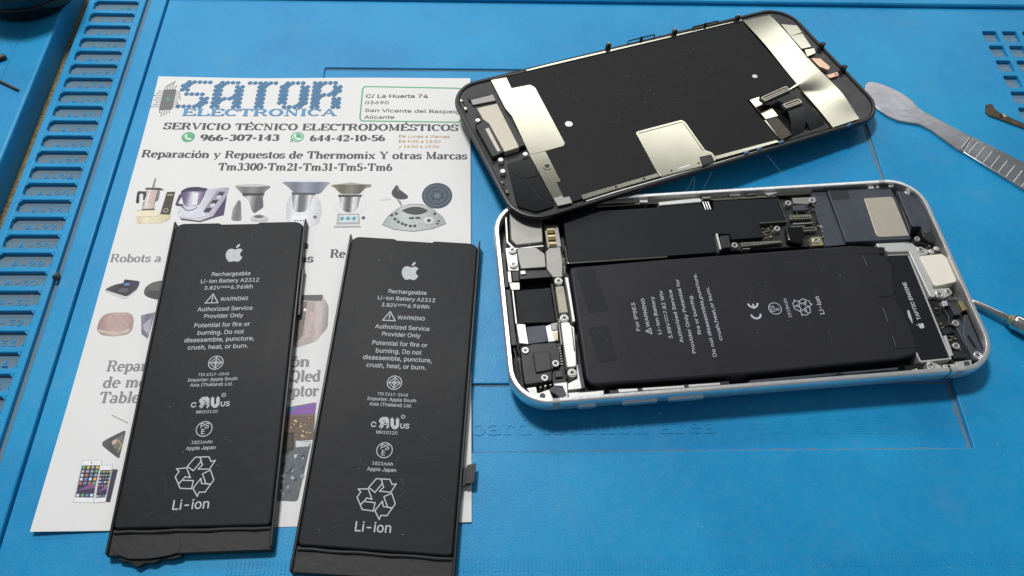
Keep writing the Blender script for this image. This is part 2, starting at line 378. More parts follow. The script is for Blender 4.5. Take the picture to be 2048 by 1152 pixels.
class Print(MB):
    z = .03
    dz = .0006
    def up(s): s.z += s.dz; return s.z
    def put(s, geo, m, x, y, width=None, size=None, rot=0, italic=0):
        vs, fs = geo; s.up()
        xs = [v[0] for v in vs]; w0 = max(xs)-min(xs); mid = (max(xs)+min(xs))/2
        sy = size; sx = width/w0 if width else size
        if sy is None: sy = sx
        c, n = math.cos(rot), math.sin(rot)
        out = []
        for vx, vy, vz in vs:
            px, py = (vx-mid)*sx+italic*vy*sy, vy*sy; out.append((x+px*c-py*n, y+px*n+py*c, s.z+vz))
        s.add(out, fs, m); s.z += max(v[2] for v in vs)
    def poly(s, p, m): s.flat(p, s.up(), m)
    def line(s, pts, wd, m, closed=False):
        if closed: pts = list(pts)+[pts[0]]
        for p, q in zip(pts, pts[1:]):
            dx, dy = q[0]-p[0], q[1]-p[1]; L = math.hypot(dx, dy) or 1; nx, ny = -dy/L*wd/2, dx/L*wd/2; ex, ey = dx/L*wd*.4, dy/L*wd*.4
            s.poly([(p[0]+nx-ex, p[1]+ny-ey), (p[0]-nx-ex, p[1]-ny-ey), (q[0]-nx+ex, q[1]-ny+ey), (q[0]+nx+ex, q[1]+ny+ey)], m)
    def ring(s, x, y, r, wd, m, n=28, ry=None):
        o = circ(x, y, r, n, ry); i = circ(x, y, r-wd, n, (ry or r)-wd); z = s.up()
        s.add([(p[0], p[1], z) for p in o+i], [(j, (j+1) % n, n+(j+1) % n, n+j) for j in range(n)], m)
def ring_arc(P, x, y, r, wd, d0, d1, m, n=14):
    z = P.up(); o = [(x+r*math.cos(R(d0+(d1-d0)*i/n)), y+r*math.sin(R(d0+(d1-d0)*i/n)), z) for i in range(n+1)]
    i_ = [(x+(r-wd)*math.cos(R(d0+(d1-d0)*i/n)), y+(r-wd)*math.sin(R(d0+(d1-d0)*i/n)), z) for i in range(n+1)]
    P.add(o+i_, [(n+1+i, n+2+i, i+1, i) if d1 < d0 else (i, i+1, n+2+i, n+1+i) for i in range(n)], m)
# ------------------------------------------------------------------ outlines in millimetres, in the own frame of the flyer (f_), display (d_) and phone (p_)
D = {
 'd_plate': [(-53.7,30.1),(-48.0,29.6),(-48.4,23.9),(-41.7,23.4),(-40.6,21.5),(-42.0,-6.2),(-42.9,-7.2),(-49.5,-7.2),(-50.4,-29.3),(-50.7,-30.0),(-55.1,-29.6),(-55.2,-26.0),(-54.9,-5.5),(-53.6,11.4),(-54.3,15.3)],
 'd_hole1': [(-37.1,1.5)],
 'd_ringhole': [(-51.7,-13.5)],
 'd_spk_body': [(-67.4,10.0),(-61.9,11.9),(-57.8,11.1),(-54.7,12.5),(-54.3,-2.4),(-54.6,-3.3),(-62.9,-3.9),(-66.7,-4.9)],
 'd_spk_plate': [(-63.5,17.5),(-56.3,17.5),(-57.2,-3.9),(-62.8,-4.2),(-62.5,9.7),(-63.5,12.2)],
 'd_spk_plate2': [(-64.5,7.8),(-63.1,8.0),(-63.3,-3.1),(-64.5,-3.0)],
 'd_pins': [(-65.1,12.7),(-64.6,-6.3),(-65.8,-11.0),(-56.3,-6.7)],
 'd_clipsL': [(-66.5,21.8),(-67.8,-16.9)],
 'd_recess': [(-63.7,23.8),(-55.5,23.4),(-55.7,20.2),(-63.8,20.8)],
 'd_flexBL': [(-63.0,-7.8),(-55.2,-8.1),(-55.2,-26.0),(-56.2,-29.2),(-62.4,-29.3),(-66.8,-25.3)],
 'd_flexfold': [(-64.4,-11.2),(-60.5,-15.9),(-52.3,-16.3),(-60.5,-15.9),(-58.9,-25.8)],
 'd_rail_top': [(-40.1,30.3),(-29.6,31.0)],
 'd_rail_top2': [(48.2,28.7),(59.3,28.1)],
 'd_dark': [(-48.0,29.6),(-40.4,29.6)],
 'd_dark2': [(47.9,28.4),(48.0,-7.9),(26.7,-29.2)],
 'd_rail_bot': [(-50.7,-30.0),(-47.6,-29.7)],
 'd_rail_bot2': [(-43.4,-27.7),(-36.3,-29.6),(-19.3,-29.7),(-4.2,-30.7)],
 'd_rail_bot3': [(2.9,-29.1),(24.4,-30.2),(31.3,-31.6),(50.0,-31.7)],
 'd_square': [(-18.1,-9.9),(-17.0,-9.5),(-0.5,-9.8),(0.2,-11.3),(-0.1,-24.9),(1.5,-26.4),(1.4,-29.7),(-0.4,-30.6),(-4.2,-30.7),(-19.5,-30.0),(-19.8,-27.2)],
 'd_sqblock': [(-3.6,-27.0),(0.5,-27.4),(-0.0,-30.3),(-4.7,-30.9)],
 'd_sqslot': [(-12.6,-28.9),(-8.3,-28.8)],
 'd_sqscrew': [(-15.1,-29.0),(-5.2,-29.2),(-25.0,-28.9),(-34.9,-28.8)],
 'd_clipsT': [(-7.4,33.2),(19.5,32.1),(46.4,31.5)],
 'd_loopsT': [(0.6,32.8),(11.9,32.8),(27.2,32.0),(38.6,31.8)],
 'd_home': [(48.4,28.7),(59.3,28.1),(60.2,25.5),(59.3,-29.2),(57.7,-30.1),(46.5,-30.8),(46.8,-11.0)],
 'd_homebits': [(61.1,22.4),(66.6,19.6),(66.0,15.4),(60.4,15.1)],
 'd_homebits2': [(60.4,15.1),(65.7,15.0),(64.5,7.2),(60.2,7.4)],
 'd_homebits3': [(60.9,6.7),(65.0,6.2),(63.8,3.6),(59.6,3.0)],
 'd_copper': [(60.3,1.5),(63.3,0.4),(64.0,-4.8),(62.3,-6.2),(60.5,-3.5)],
 'd_coppertab': [(60.1,-7.8),(65.2,-7.7),(64.6,-9.5),(60.6,-9.7)],
 'd_hole2': [(35.4,0.5)],
 'd_conn1': [(28.7,-12.1),(40.3,-10.2),(39.5,-12.2),(27.8,-14.8)],
 'd_conn2': [(34.5,-17.3),(41.3,-16.8),(40.1,-19.4),(33.3,-19.9)],
 'd_flexplate': [(26.3,-9.7),(30.6,-9.4),(29.6,-13.2),(31.7,-14.0),(31.6,-19.9),(26.4,-19.8)],
 'd_flexstrip': [(26.6,-19.7),(30.9,-19.7),(31.3,-28.9),(26.1,-29.8)],
 'd_flexblack': [(43.2,-8.6),(45.8,-12.6),(36.3,-29.2),(31.6,-28.9),(37.4,-18.7),(39.3,-13.4)],
 'd_hookR': [(68.0,5.9),(67.9,-7.4)],
 'd_dimplate': [(45.2,-15.1),(46.0,-20.7),(44.8,-29.8),(34.0,-29.4)],
 'd_blue': [(52.7,-31.6),(25.9,-30.4),(17.1,-30.6),(12.1,-30.5)],
 'p_batt': [(-47.6,8.9),(-3.4,9.6),(40.4,10.3),(41.8,-15.9),(46.4,-27.6),(-2.5,-29.3),(-48.2,-29.0)],
 'p_battend': [(39.9,10.3),(49.9,9.0),(47.4,-27.1),(41.2,-27.8)],
 'p_shield': [(-47.2,26.0),(-47.8,10.7),(-18.0,10.7),(-2.3,11.1),(-1.0,17.4),(3.2,17.1),(3.2,15.1),(13.5,15.2),(13.5,20.3),(21.8,20.8),(21.4,29.5),(0.8,29.8),(0.2,26.4),(-2.4,26.6),(-3.2,29.3),(-16.5,28.7),(-38.7,28.3)],
 'p_cam': [(-63.7,27.9),(-53.5,27.2),(-54.5,18.0),(-62.8,17.5),(-64.3,19.7)],
 'p_plate1': [(-62.5,16.9),(-56.9,16.5),(-54.5,14.1),(-54.7,9.4),(-62.2,9.4),(-62.6,13.1),(-62.7,15.3)],
 'p_plate2': [(-54.2,14.8),(-53.0,16.2),(-49.5,16.3),(-49.5,11.1),(-50.2,5.7),(-53.0,5.8),(-54.6,8.8)],
 'p_strip': [(-53.5,24.9),(-49.2,24.5),(-49.1,16.7),(-53.4,16.6)],
 'p_clips': [(-51.8,22.4),(-51.8,19.9),(-51.8,17.3)],
 'p_screwsA': [(-64.1,16.1),(-64.3,11.1),(-51.6,4.4)],
 'p_screwsB': [(-51.5,-7.9),(-63.6,-17.1),(-55.7,-21.7),(-59.2,-25.7),(-51.5,-24.8),(-62.9,-29.8)],
 'p_dot': [(-60.5,-31.5)],
 'p_bar': [(-52.7,-9.2),(-50.3,-9.2),(-49.9,-10.4),(-49.0,-10.9),(-49.9,-22.3),(-50.3,-23.1),(-52.7,-23.1),(-52.8,-15.0)],
 'p_label': [(-52.7,2.5),(-50.4,2.6),(-50.2,-6.1),(-52.7,-6.1)],
 'p_chip': [(-64.6,2.4),(-54.1,2.2),(-54.0,-8.6),(-56.1,-8.6),(-64.8,-8.3)],
 'p_tab': [(-66.1,5.1),(-63.0,4.9),(-63.2,2.5),(-65.7,2.6)],
 'p_line': [(-65.2,2.5),(-65.1,-10.0)],
 'p_silvL': [(-65.3,-8.2),(-62.7,-8.6),(-62.4,-14.9),(-65.0,-14.4)],
 'p_silvR': [(-57.1,-9.6),(-53.5,-8.7),(-54.0,-14.5),(-56.8,-14.7)],
 'p_flex': [(-62.5,-9.5),(-57.2,-9.3),(-56.9,-14.6),(-62.4,-15.0)],
 'p_brk': [(-65.0,-15.6),(-62.1,-15.4),(-61.5,-15.1),(-54.7,-15.1),(-54.1,-17.8),(-54.3,-22.2),(-56.8,-23.1),(-57.2,-26.7),(-64.8,-27.2),(-65.0,-23.5)],
 'p_brkcover': [(-61.7,-17.8),(-56.8,-18.0),(-57.0,-23.6),(-61.5,-24.2)],
 'p_corner': [(-64.2,-28.8),(-61.9,-28.6),(-61.8,-30.7),(-59.0,-29.6),(-56.9,-28.3),(-53.2,-28.3),(-53.7,-31.8),(-56.4,-32.4),(-58.4,-32.8),(-61.0,-32.7),(-63.4,-31.0)],
 'p_vert': [(-49.9,-22.1),(-48.9,-22.2),(-48.9,-29.4),(-53.3,-29.5),(-53.0,-27.6),(-50.2,-26.4)],
 'p_bars': [(-53.4,-30.5),(-43.6,-30.6),(-43.8,-32.2),(-53.3,-32.1)],
 'p_bar0': [(-39.7,-30.5),(-34.3,-30.7),(-34.3,-31.5),(-39.5,-31.5)],
 'p_bar1': [(-33.0,-30.7),(-21.3,-30.9),(-21.4,-31.6),(-33.0,-31.4)],
 'p_bar2': [(-20.2,-30.8),(-11.3,-30.9),(-11.4,-31.5),(-20.1,-31.5)],
 'p_bar3': [(-15.2,-31.6),(-10.7,-31.8),(-10.2,-32.5),(-15.4,-32.5)],
 'p_dots': [(-37.4,-32.3),(-31.5,-32.3),(-24.5,-32.4),(-18.6,-32.4),(-7.0,-32.6),(-3.3,-32.1)],
 'p_rb0': [(-3.2,-32.0),(9.3,-32.2),(9.2,-33.0),(-3.4,-32.9)],
 'p_rb1': [(10.9,-32.0),(13.6,-31.7),(20.3,-32.4),(16.4,-32.8)],
 'p_rb2': [(26.2,-32.1),(33.1,-32.3),(33.2,-33.0),(25.5,-33.0)],
 'p_rb3': [(42.1,-31.9),(45.2,-31.1),(45.1,-31.8),(42.4,-32.3)],
 'p_rb4': [(48.3,-30.2),(50.0,-29.7),(52.2,-31.1),(51.6,-32.2),(47.9,-32.1)],
 'p_rb5': [(52.7,-30.8),(56.3,-30.8),(56.1,-32.2),(52.4,-32.2)],
 'p_rail': [(-3.0,-31.0),(39.5,-30.6),(39.5,-31.2),(-3.2,-31.7)],
 'p_scr2': [(49.4,-30.6)],
 'p_spkL': [(33.5,30.0),(38.1,29.8),(38.2,11.6),(31.6,11.3)],
 'p_spk': [(38.3,30.6),(44.2,30.8),(59.4,28.7),(59.5,25.3),(59.2,12.2),(58.9,11.0),(38.3,11.6)],
 'p_spkplate': [(49.3,27.2),(58.5,27.2),(58.9,26.3),(58.8,13.5),(58.9,12.1),(49.1,12.3),(48.5,13.2)],
 'p_spkridge': [(60.1,28.4),(60.7,24.9),(60.7,15.0),(59.0,12.3),(59.4,18.8)],
 'p_spkR': [(61.1,29.7),(65.5,27.9),(67.5,24.7),(67.0,14.8),(66.1,12.8),(64.1,12.4),(64.0,15.4),(61.1,15.3),(61.0,23.3)],
 'p_spkpost': [(64.3,28.4),(60.9,10.9),(60.7,7.0),(48.5,8.0),(63.7,6.1),(65.7,7.0)],
 'p_lbr': [(47.6,10.2),(49.7,10.3),(58.2,10.0),(59.4,8.3),(63.2,7.0),(62.4,5.3),(59.8,5.2),(59.7,-5.3),(58.0,-5.1),(56.9,6.8),(50.4,6.9),(47.8,8.1)],
 'p_lbr2': [(57.3,6.9),(59.2,5.7),(59.4,-8.8),(58.3,-9.5),(57.3,-9.3),(56.4,5.0)],
 'p_lbr_all': [(47.5,10.3),(58.6,10.0),(59.6,8.3),(63.1,6.9),(62.3,5.3),(59.9,5.2),(59.4,-8.8),(58.4,-9.6),(57.4,-9.2),(56.7,6.7),(50.5,6.9),(47.9,7.9)],
 'p_cream': [(59.1,4.6),(66.4,4.9),(67.4,3.5),(67.3,-5.1),(59.8,-6.2)],
 'p_tap': [(49.2,5.7),(56.2,5.5),(55.8,-28.7),(47.1,-29.1),(46.7,-24.7),(46.6,-8.1)],
 'p_taptext': [(51.7,-19.1),(51.0,-4.0),(49.9,-18.9),(52.6,-3.3)],
 'p_flap1': [(41.5,6.3),(48.5,5.6),(49.2,1.0),(46.3,-8.2),(41.8,-8.3)],
 'p_flap2': [(41.5,-10.5),(46.7,-10.1),(47.5,-20.9),(47.0,-25.1),(41.1,-25.0)],
 'p_arm': [(64.9,-16.2),(66.1,-15.7),(66.0,-28.4),(64.5,-30.3),(62.0,-30.1),(62.0,-22.3)],
 'p_arm2': [(61.2,-17.1),(63.5,-16.9),(65.2,-25.8),(64.3,-28.4),(61.9,-26.7)],
 'p_armscr': [(61.5,-18.4),(63.9,-28.8),(60.6,-8.6),(63.5,-8.0),(58.9,-25.4)],
 'p_gold': [(65.2,-11.4),(66.5,-11.3),(66.8,-14.2),(65.2,-14.7)],
 'p_conn': [(61.9,-11.6),(63.9,-11.7),(64.3,-15.8),(62.3,-15.8)],
 'p_white': [(60.4,-10.9),(61.9,-10.8),(61.7,-12.5),(60.1,-12.7)],
 'p_scrplate': [(59.4,-6.7),(64.4,-6.7),(64.6,-8.8),(61.5,-10.0),(59.4,-9.6)],
 'p_ring': [(24.5,27.2),(18.3,17.9),(3.6,12.9)],
 'p_scr3': [(32.5,27.7),(29.3,12.9)],
 'p_c1': [(23.8,22.8),(30.5,22.4),(30.4,20.9),(23.5,21.0)],
 'p_c2': [(25.9,17.9),(30.6,17.8),(30.7,16.4),(25.7,16.3)],
 'p_c3': [(5.7,13.7),(18.4,13.5),(18.5,12.8),(5.8,12.3)],
 'p_foam1': [(-0.5,16.4),(2.7,16.4),(2.0,11.8),(-0.7,11.7)],
 'p_foam2': [(25.8,26.4),(30.1,26.4),(29.8,24.0),(25.4,24.1)],
 'p_lens': [(20.7,18.0),(26.4,17.9),(25.8,14.1),(24.5,11.4),(20.2,12.8)],
 'p_silv4': [(26.5,29.4),(34.2,29.3),(34.1,27.5),(30.5,26.5),(26.4,27.1)],
 'p_scrbase': [(28.0,14.2),(31.3,14.3),(31.3,11.0),(27.8,11.0)],
 'p_vbar': [(-1.5,17.2),(-0.8,17.3),(-0.9,11.6),(-1.6,11.5)],
 'p_goldbar': [(13.3,20.6),(22.0,20.5),(22.0,20.1),(13.2,20.1)],
 'p_pcb': [(3.4,15.6),(14.1,20.3),(22.3,30.0),(33.2,28.6),(32.0,11.4),(19.7,11.8),(2.5,11.7)],
 'p_far0': [(-16.6,30.4),(-3.5,31.2),(-2.7,30.3),(-3.1,29.4),(-16.7,29.0)],
 'p_far1': [(-22.4,32.3),(-19.7,32.3),(-20.0,30.6),(-22.6,30.8)],
 'p_far2': [(-2.6,31.9),(0.5,32.0),(0.2,30.7),(-2.3,30.7)],
 'p_far3': [(6.7,32.5),(10.3,32.4),(10.0,31.3),(6.5,31.4)],
 'p_far4': [(12.3,32.3),(15.7,32.3),(15.5,31.3),(12.0,31.2)],
 'p_far5': [(17.3,32.1),(22.5,32.1),(22.0,31.3),(19.0,30.5)],
 'p_seam': [(53.5,-33.2),(54.0,-35.6)],
 'p_band': [(56.9,-33.4)],
 'p_band2': [(-57.0,-32.8)],
 'p_btn': [(-51.2,-34.9),(-46.0,-35.0),(-38.9,-34.8),(-28.9,-34.8),(-26.0,-35.0),(-15.8,-34.9)],
 'p_notch': [(-3.1,29.4),(-0.1,26.2)],
 'f_chip': [(-51.8,71.6),(-47.6,71.8),(-47.4,62.8),(-51.7,62.5)],
 'f_sator': [(-46.8,76.0),(9.1,76.2),(-45.2,64.1),(9.6,64.0)],
 'f_elec': [(-43.6,59.9),(8.8,59.6),(-43.0,63.1),(6.5,62.5)],
 'f_serv': [(-49.0,54.2),(50.8,53.1),(-48.8,57.0),(50.5,56.1)],
 'f_ph1': [(-36.0,49.0),(-9.5,48.9),(-35.7,51.8)],
 'f_ph2': [(0.6,48.7),(25.9,48.6),(0.9,51.3)],
 'f_ic': [(-39.8,50.6),(-3.6,50.4),(-42.1,50.6),(-37.4,50.6)],
 'f_box': [(16.6,73.6),(51.2,72.6),(51.8,57.4),(17.1,57.9)],
 'f_addr': [(18.1,68.9),(39.9,68.6),(18.1,65.7),(26.3,65.7),(18.2,61.9),(51.0,61.1),(18.2,58.5),(28.6,58.4)],
 'f_hours': [(30.5,51.3),(47.7,50.9),(30.6,49.0),(44.6,48.7),(30.6,46.8),(44.1,46.4)],
 'f_rep': [(-53.5,41.9),(53.8,40.6),(-53.5,44.8),(53.0,43.4)],
 'f_tm': [(-28.0,36.5),(29.0,35.8)],
 'f_rob': [(-54.2,1.5),(-39.2,1.4),(-54.0,4.2)],
 'f_re': [(11.7,2.5),(16.3,2.3),(11.5,5.3)],
 'f_n': [(2.3,5.8),(4.6,5.8)],
 'f_as': [(2.2,0.9),(6.7,0.7)],
 'f_repa': [(-47.0,-34.3),(-38.4,-34.5),(-46.8,-39.2),(-37.3,-39.4),(-46.9,-43.6),(-36.3,-44.1)],
 'f_qled': [(2.6,-33.9),(8.9,-33.7),(4.2,-38.2),(12.5,-38.4),(3.3,-42.5),(12.4,-42.8)],
 'f_img1base': [(-50.4,20.6),(-49.0,20.9),(-44.6,20.9),(-42.6,19.0),(-39.3,18.8),(-39.5,17.0),(-40.8,15.9),(-49.0,15.2)],
 'f_img1jug': [(-49.3,28.6),(-44.6,28.6),(-44.4,24.4),(-45.4,23.5),(-44.9,21.2),(-48.7,21.1),(-49.2,23.5),(-48.2,24.5)],
 'f_img1lid': [(-49.6,28.8),(-49.2,29.4),(-44.7,29.4),(-43.3,28.5),(-44.5,28.4)],
 'f_img1stick': [(-47.3,33.3),(-46.8,33.2),(-46.7,29.6),(-47.4,29.6)],
 'f_img1handle': [(-51.7,28.1),(-48.9,27.9),(-48.6,26.8),(-48.7,24.5),(-49.2,24.5),(-49.6,27.1),(-50.8,27.1),(-50.1,23.2),(-51.2,23.4)],
 'f_img1panel': [(-42.4,27.7),(-39.8,27.9),(-39.7,18.9),(-42.8,19.0)],
 'f_img2a': [(-37.3,22.1),(-30.6,22.4),(-29.9,28.9),(-22.9,29.6),(-23.2,26.6),(-23.3,18.5),(-29.9,16.3),(-36.2,17.3),(-37.4,18.9)],
 'f_img2p': [(-23.2,26.2),(-23.0,18.6),(-29.9,16.5),(-26.3,18.2)],
 'f_img2j': [(-38.2,28.0),(-36.3,29.3),(-30.0,29.4),(-30.3,26.6),(-31.2,22.7),(-33.7,22.1),(-36.1,22.4)],
 'f_img2lid': [(-38.4,27.8),(-36.3,29.5),(-33.0,29.8),(-29.4,28.9),(-30.6,27.9),(-35.8,27.9)],
 'f_img2h': [(-38.3,27.0),(-37.1,26.7),(-38.2,23.1),(-36.2,22.9),(-36.3,22.1),(-38.9,22.3)],
 'f_img2k': [(-26.7,28.3),(-24.0,28.2),(-27.6,19.5),(-29.9,19.5)],
 'f_img2s': [(-34.1,27.3),(-32.3,27.3),(-32.0,22.7),(-33.5,22.4)],
 'f_img3bowl': [(-21.2,29.7),(-20.7,30.4),(-17.8,30.7),(-13.6,30.8),(-9.5,29.8),(-10.9,28.5),(-12.0,26.8),(-18.6,26.9),(-19.9,28.5)],
 'f_img3rim': [(-21.3,30.0),(-17.8,30.8),(-13.6,30.8),(-9.7,30.0),(-13.4,29.7),(-17.7,29.7)],
 'f_img3jug': [(-18.5,26.5),(-11.4,26.5),(-11.8,25.5),(-11.0,21.6),(-13.6,19.3),(-14.4,20.0),(-16.4,24.9)],
 'f_img3dark': [(-13.9,25.5),(-11.8,25.5),(-11.1,21.6),(-13.6,19.3)],
 'f_img3side': [(-20.5,16.5),(-20.6,21.0),(-19.3,24.6),(-18.5,23.9),(-17.1,16.3)],
 'f_img3base': [(-14.8,16.8),(-14.0,18.4),(-12.0,19.0),(-9.5,18.0),(-8.8,16.7),(-9.5,16.1),(-13.6,16.2)],
 'f_img4bowl': [(-6.7,31.5),(-0.7,32.1),(2.8,32.2),(9.3,31.2),(8.1,30.0),(6.3,26.7),(-1.7,26.7),(-4.4,29.8)],
 'f_img4jug': [(-2.7,27.0),(4.9,26.6),(4.2,26.0),(3.6,22.3),(2.1,19.6),(-0.8,19.6),(-1.8,21.4)],
 'f_img4body': [(-3.2,16.6),(-4.1,22.4),(-3.3,26.1),(5.1,26.6),(6.9,23.2),(7.5,19.5),(7.0,15.3),(4.0,13.4),(-0.2,13.6)],
 'f_img4scr': [(-2.1,17.8),(3.3,17.8),(3.4,15.4),(-1.3,15.4)],
 'f_img4hi': [(2.1,26.0),(3.9,26.0),(3.3,22.3),(1.8,19.9)],
 'f_img5bowl': [(9.1,29.9),(10.5,30.5),(13.5,30.5),(15.7,31.3),(18.6,30.5),(22.6,30.4),(22.4,29.3),(20.9,29.2),(18.9,26.5),(12.9,26.6),(10.6,29.3)],
 'f_img5jug': [(12.2,26.0),(19.7,25.9),(19.2,25.0),(18.9,21.3),(17.4,19.4),(15.2,19.3),(13.3,21.0),(12.7,25.0)],
 'f_img5hi': [(13.5,25.0),(15.0,25.0),(15.1,20.1),(13.7,21.3)],
 'f_img5hi2': [(16.7,25.0),(18.5,25.0),(18.5,21.6),(17.3,20.1)],
 'f_img5scr': [(12.5,18.9),(19.4,18.8),(19.9,14.9),(12.5,14.8)],
 'f_img5lcd': [(13.3,18.1),(18.8,18.1),(19.1,15.7),(13.3,15.6)],
 'f_img5base': [(11.9,14.2),(20.0,14.2),(20.4,13.6),(11.7,13.6)],
 'f_img5dots': [(14.1,16.9),(16.0,16.9),(17.9,16.9)],
 'f_img6panel': [(26.9,14.5),(28.6,17.8),(31.7,20.8),(35.1,22.4),(39.1,22.3),(42.6,20.4),(45.7,17.4),(47.0,14.7),(42.8,12.8),(36.7,11.8),(30.6,12.7)],
 'f_img6lens': [(32.5,19.9),(35.1,21.1),(37.1,21.4),(39.1,21.1),(41.4,19.8),(39.5,18.5),(37.0,18.1),(34.5,18.7)],
 'f_img6dots': [(29.7,18.1),(30.8,16.6),(31.9,15.5),(33.2,14.8),(34.3,14.3),(35.7,13.9),(37.1,13.9),(31.1,18.7),(43.3,18.5),(36.0,16.9),(38.0,17.0),(41.5,15.9),(44.6,15.7),(44.2,14.7)],
 'f_img6disc': [(43.9,25.7),(39.0,25.7),(43.8,30.9)],
 'f_img6mess': [(29.0,27.1),(30.7,30.5),(31.6,28.3),(33.2,27.0),(34.7,25.5),(34.3,24.5),(32.3,24.2),(30.8,24.6),(29.7,25.5)],
 'f_img6leg': [(30.8,24.6),(32.3,23.6),(32.9,21.8),(32.5,21.6)],
 'f_img6arm': [(25.8,24.3),(29.0,24.9),(29.0,24.3),(26.0,23.8)],
 'f_hob': [(-53.6,-8.1),(-50.9,-6.4),(-48.4,-5.9),(-48.6,-4.6),(-43.7,-5.3),(-44.0,-8.0),(-46.4,-10.6)],
 'f_hobrim': [(-53.6,-8.1),(-46.6,-10.7),(-44.0,-8.0),(-44.1,-8.5),(-46.8,-11.6),(-53.1,-8.8)],
 'f_hobblue': [(-48.5,-6.3),(-46.4,-6.4)],
 'f_rob1': [(-41.9,-9.5),(-41.9,-7.3),(-40.1,-5.7),(-37.3,-5.1),(-36.6,-5.1),(-36.6,-11.8),(-39.0,-11.3),(-41.0,-10.5)],
 'f_rob1top': [(-41.7,-7.6),(-40.1,-6.0),(-37.2,-5.4),(-37.3,-8.7),(-40.0,-8.7)],
 'f_puff': [(-52.6,-21.4),(-52.6,-18.4),(-51.6,-16.4),(-49.3,-15.8),(-45.2,-15.8),(-43.6,-16.5),(-42.7,-18.5),(-42.6,-21.6),(-43.6,-23.0),(-47.5,-23.6),(-50.9,-23.1)],
 'f_puffband': [(-52.4,-21.2),(-48.9,-22.1),(-45.6,-22.1),(-43.2,-20.8),(-43.4,-22.3),(-47.6,-23.0),(-51.7,-22.2)],
 'f_rob2': [(-41.1,-16.8),(-37.2,-15.8),(-37.6,-24.4),(-39.7,-22.9)],
 'f_rob2l': [(-39.9,-19.8),(-37.9,-17.6),(-37.5,-23.1),(-39.3,-21.6)],
 'f_bag': [(3.3,-11.0),(10.7,-10.7),(12.8,-14.6),(13.1,-21.5),(10.2,-25.9),(4.5,-28.0)],
 'f_bagtop': [(3.3,-10.6),(10.7,-10.6),(10.6,-12.7),(3.8,-12.3)],
 'f_land': [(3.4,-46.0),(12.0,-44.5),(12.5,-55.3),(7.6,-55.2),(7.6,-58.4),(4.4,-58.9)],
 'f_landsky': [(3.8,-46.2),(12.2,-44.6),(12.0,-47.8),(4.1,-48.1)],
 'f_landtown': [(3.8,-48.3),(12.2,-48.5),(11.9,-55.3),(7.6,-55.1),(6.8,-53.3),(4.3,-53.2)],
 'f_tv': [(4.3,-53.2),(7.0,-53.0),(7.6,-57.7),(4.4,-58.9)],
 'f_pcb': [(4.1,-58.9),(7.6,-58.1),(7.6,-55.2),(11.9,-55.6),(10.0,-71.5),(4.7,-71.1)],
 'f_ph6': [(-46.7,-59.9),(-42.0,-59.8),(-41.5,-70.7),(-46.3,-70.5)],
 'f_ph6s': [(-46.6,-61.1),(-42.1,-61.1),(-41.7,-69.5),(-46.2,-69.4)],
 'f_ph7': [(-41.9,-61.2),(-39.0,-61.1),(-38.4,-70.6),(-41.2,-70.7)],
 'f_ph7s': [(-41.7,-62.4),(-38.9,-62.4),(-38.6,-69.5),(-41.1,-69.6)],
 'f_ph8': [(-38.6,-62.2),(-37.3,-62.3),(-37.3,-70.7),(-38.4,-70.6)],
 'f_open': [(-43.1,-55.0),(-42.2,-54.1),(-37.6,-51.4),(-37.6,-59.4),(-38.5,-58.9),(-42.7,-55.9)],
 'f_open2': [(-40.8,-54.6),(-38.0,-52.8),(-37.9,-57.1),(-39.5,-56.6)],
 'f_needle': [(-42.3,-47.3),(-37.6,-49.5),(-37.7,-49.8)],
}
# ------------------------------------------------------------------ setting: bench and repair mat
def K(z): return 1-z/195.842                 # outline seen at table level moved up to height z
bench = MB().box(-420, -160, -9, 420, 520, -3.3, 'bench_cork', .5).build('workbench', rot=(0, 0, .07)); tag(bench, kind='structure')

mat = thing('repair_mat', 'blue silicone repair mat with moulded slots, lying under the phone and flyer', 'mat', (0, 0, -3.2), (0, 0, .07))
M0 = 3.2                                      # mat local height of the main surface
RX0, RX1, RY0, RY1 = -57.9, 134.0, 60.8, 202.9
holes = []
for j in range(7):
    for i in range(9):
        x = 191.5+7.9*i; y = 225.6-7.9*j
        holes.append(rnd(rect(x, y-5.7, x+5.9, y), .9, 3))
main = MB().prism([rect(-120.2, -120, 330, 238.2), rnd(rect(RX0, RY0, RX1, RY1), .8, 3)]+holes, 0, M0, 'blue_silicone', .25, 2).build('main_panel', mat, smooth=50)
RM = 80.9; MB().box(RX0-1, RM, .2, RX1+1, RY1+1, M0-.7, 'blue_silicone', .25).build('recess_floor', mat); MB().prism(rect(RX0-1, RY0-1, RX1+1, RM+.5), .1, M0-1.5, 'blue_silicone', 0).build('lower_recess_floor', mat)
MB().prism(rect(188, 160, 266, 230), .2, M0-1.5, 'mesh_dust', 0).build('hole_floor', mat)
# dirt caught in the corners of the recess
dm = MB()
def dirt(x0, y0, x1, y1, wd, z):
    n = int(math.hypot(x1-x0, y1-y0)/1.5); L = math.hypot(x1-x0, y1-y0); nx, ny = -(y1-y0)/L, (x1-x0)/L
    A = []; B = []
    for i in range(n+1):
        t = i/n; w_ = wd*random.uniform(.45, 1); x = x0+(x1-x0)*t; y = y0+(y1-y0)*t
        A.append((x, y)); B.append((x+nx*w_, y+ny*w_))
    vs = [(x, y, z+.2) for x, y in A]+[(x, y, z+.02) for x, y in B]; n1 = len(A)
    dm.add(vs, [(i, i+1, n1+i+1, n1+i) for i in range(n)], 'corner_dirt')
dirt(RX0, RY0+.1, RX1, RY0+.1, .8, M0-1.5); dirt(RX1-.1, RY0, RX1-.1, RM, 1.8, M0-1.5); dirt(RX1-.1, RM, RX1-.1, RY1, 1.5, M0-.7); dirt(RX1, RY1-.1, RX0, RY1-.1, .7, M0-.7); dirt(RX1, RM-.1, RX0, RM-.1, .6, M0-1.5)
tag(dm.build('corner_dirt', mat), kind='stuff')
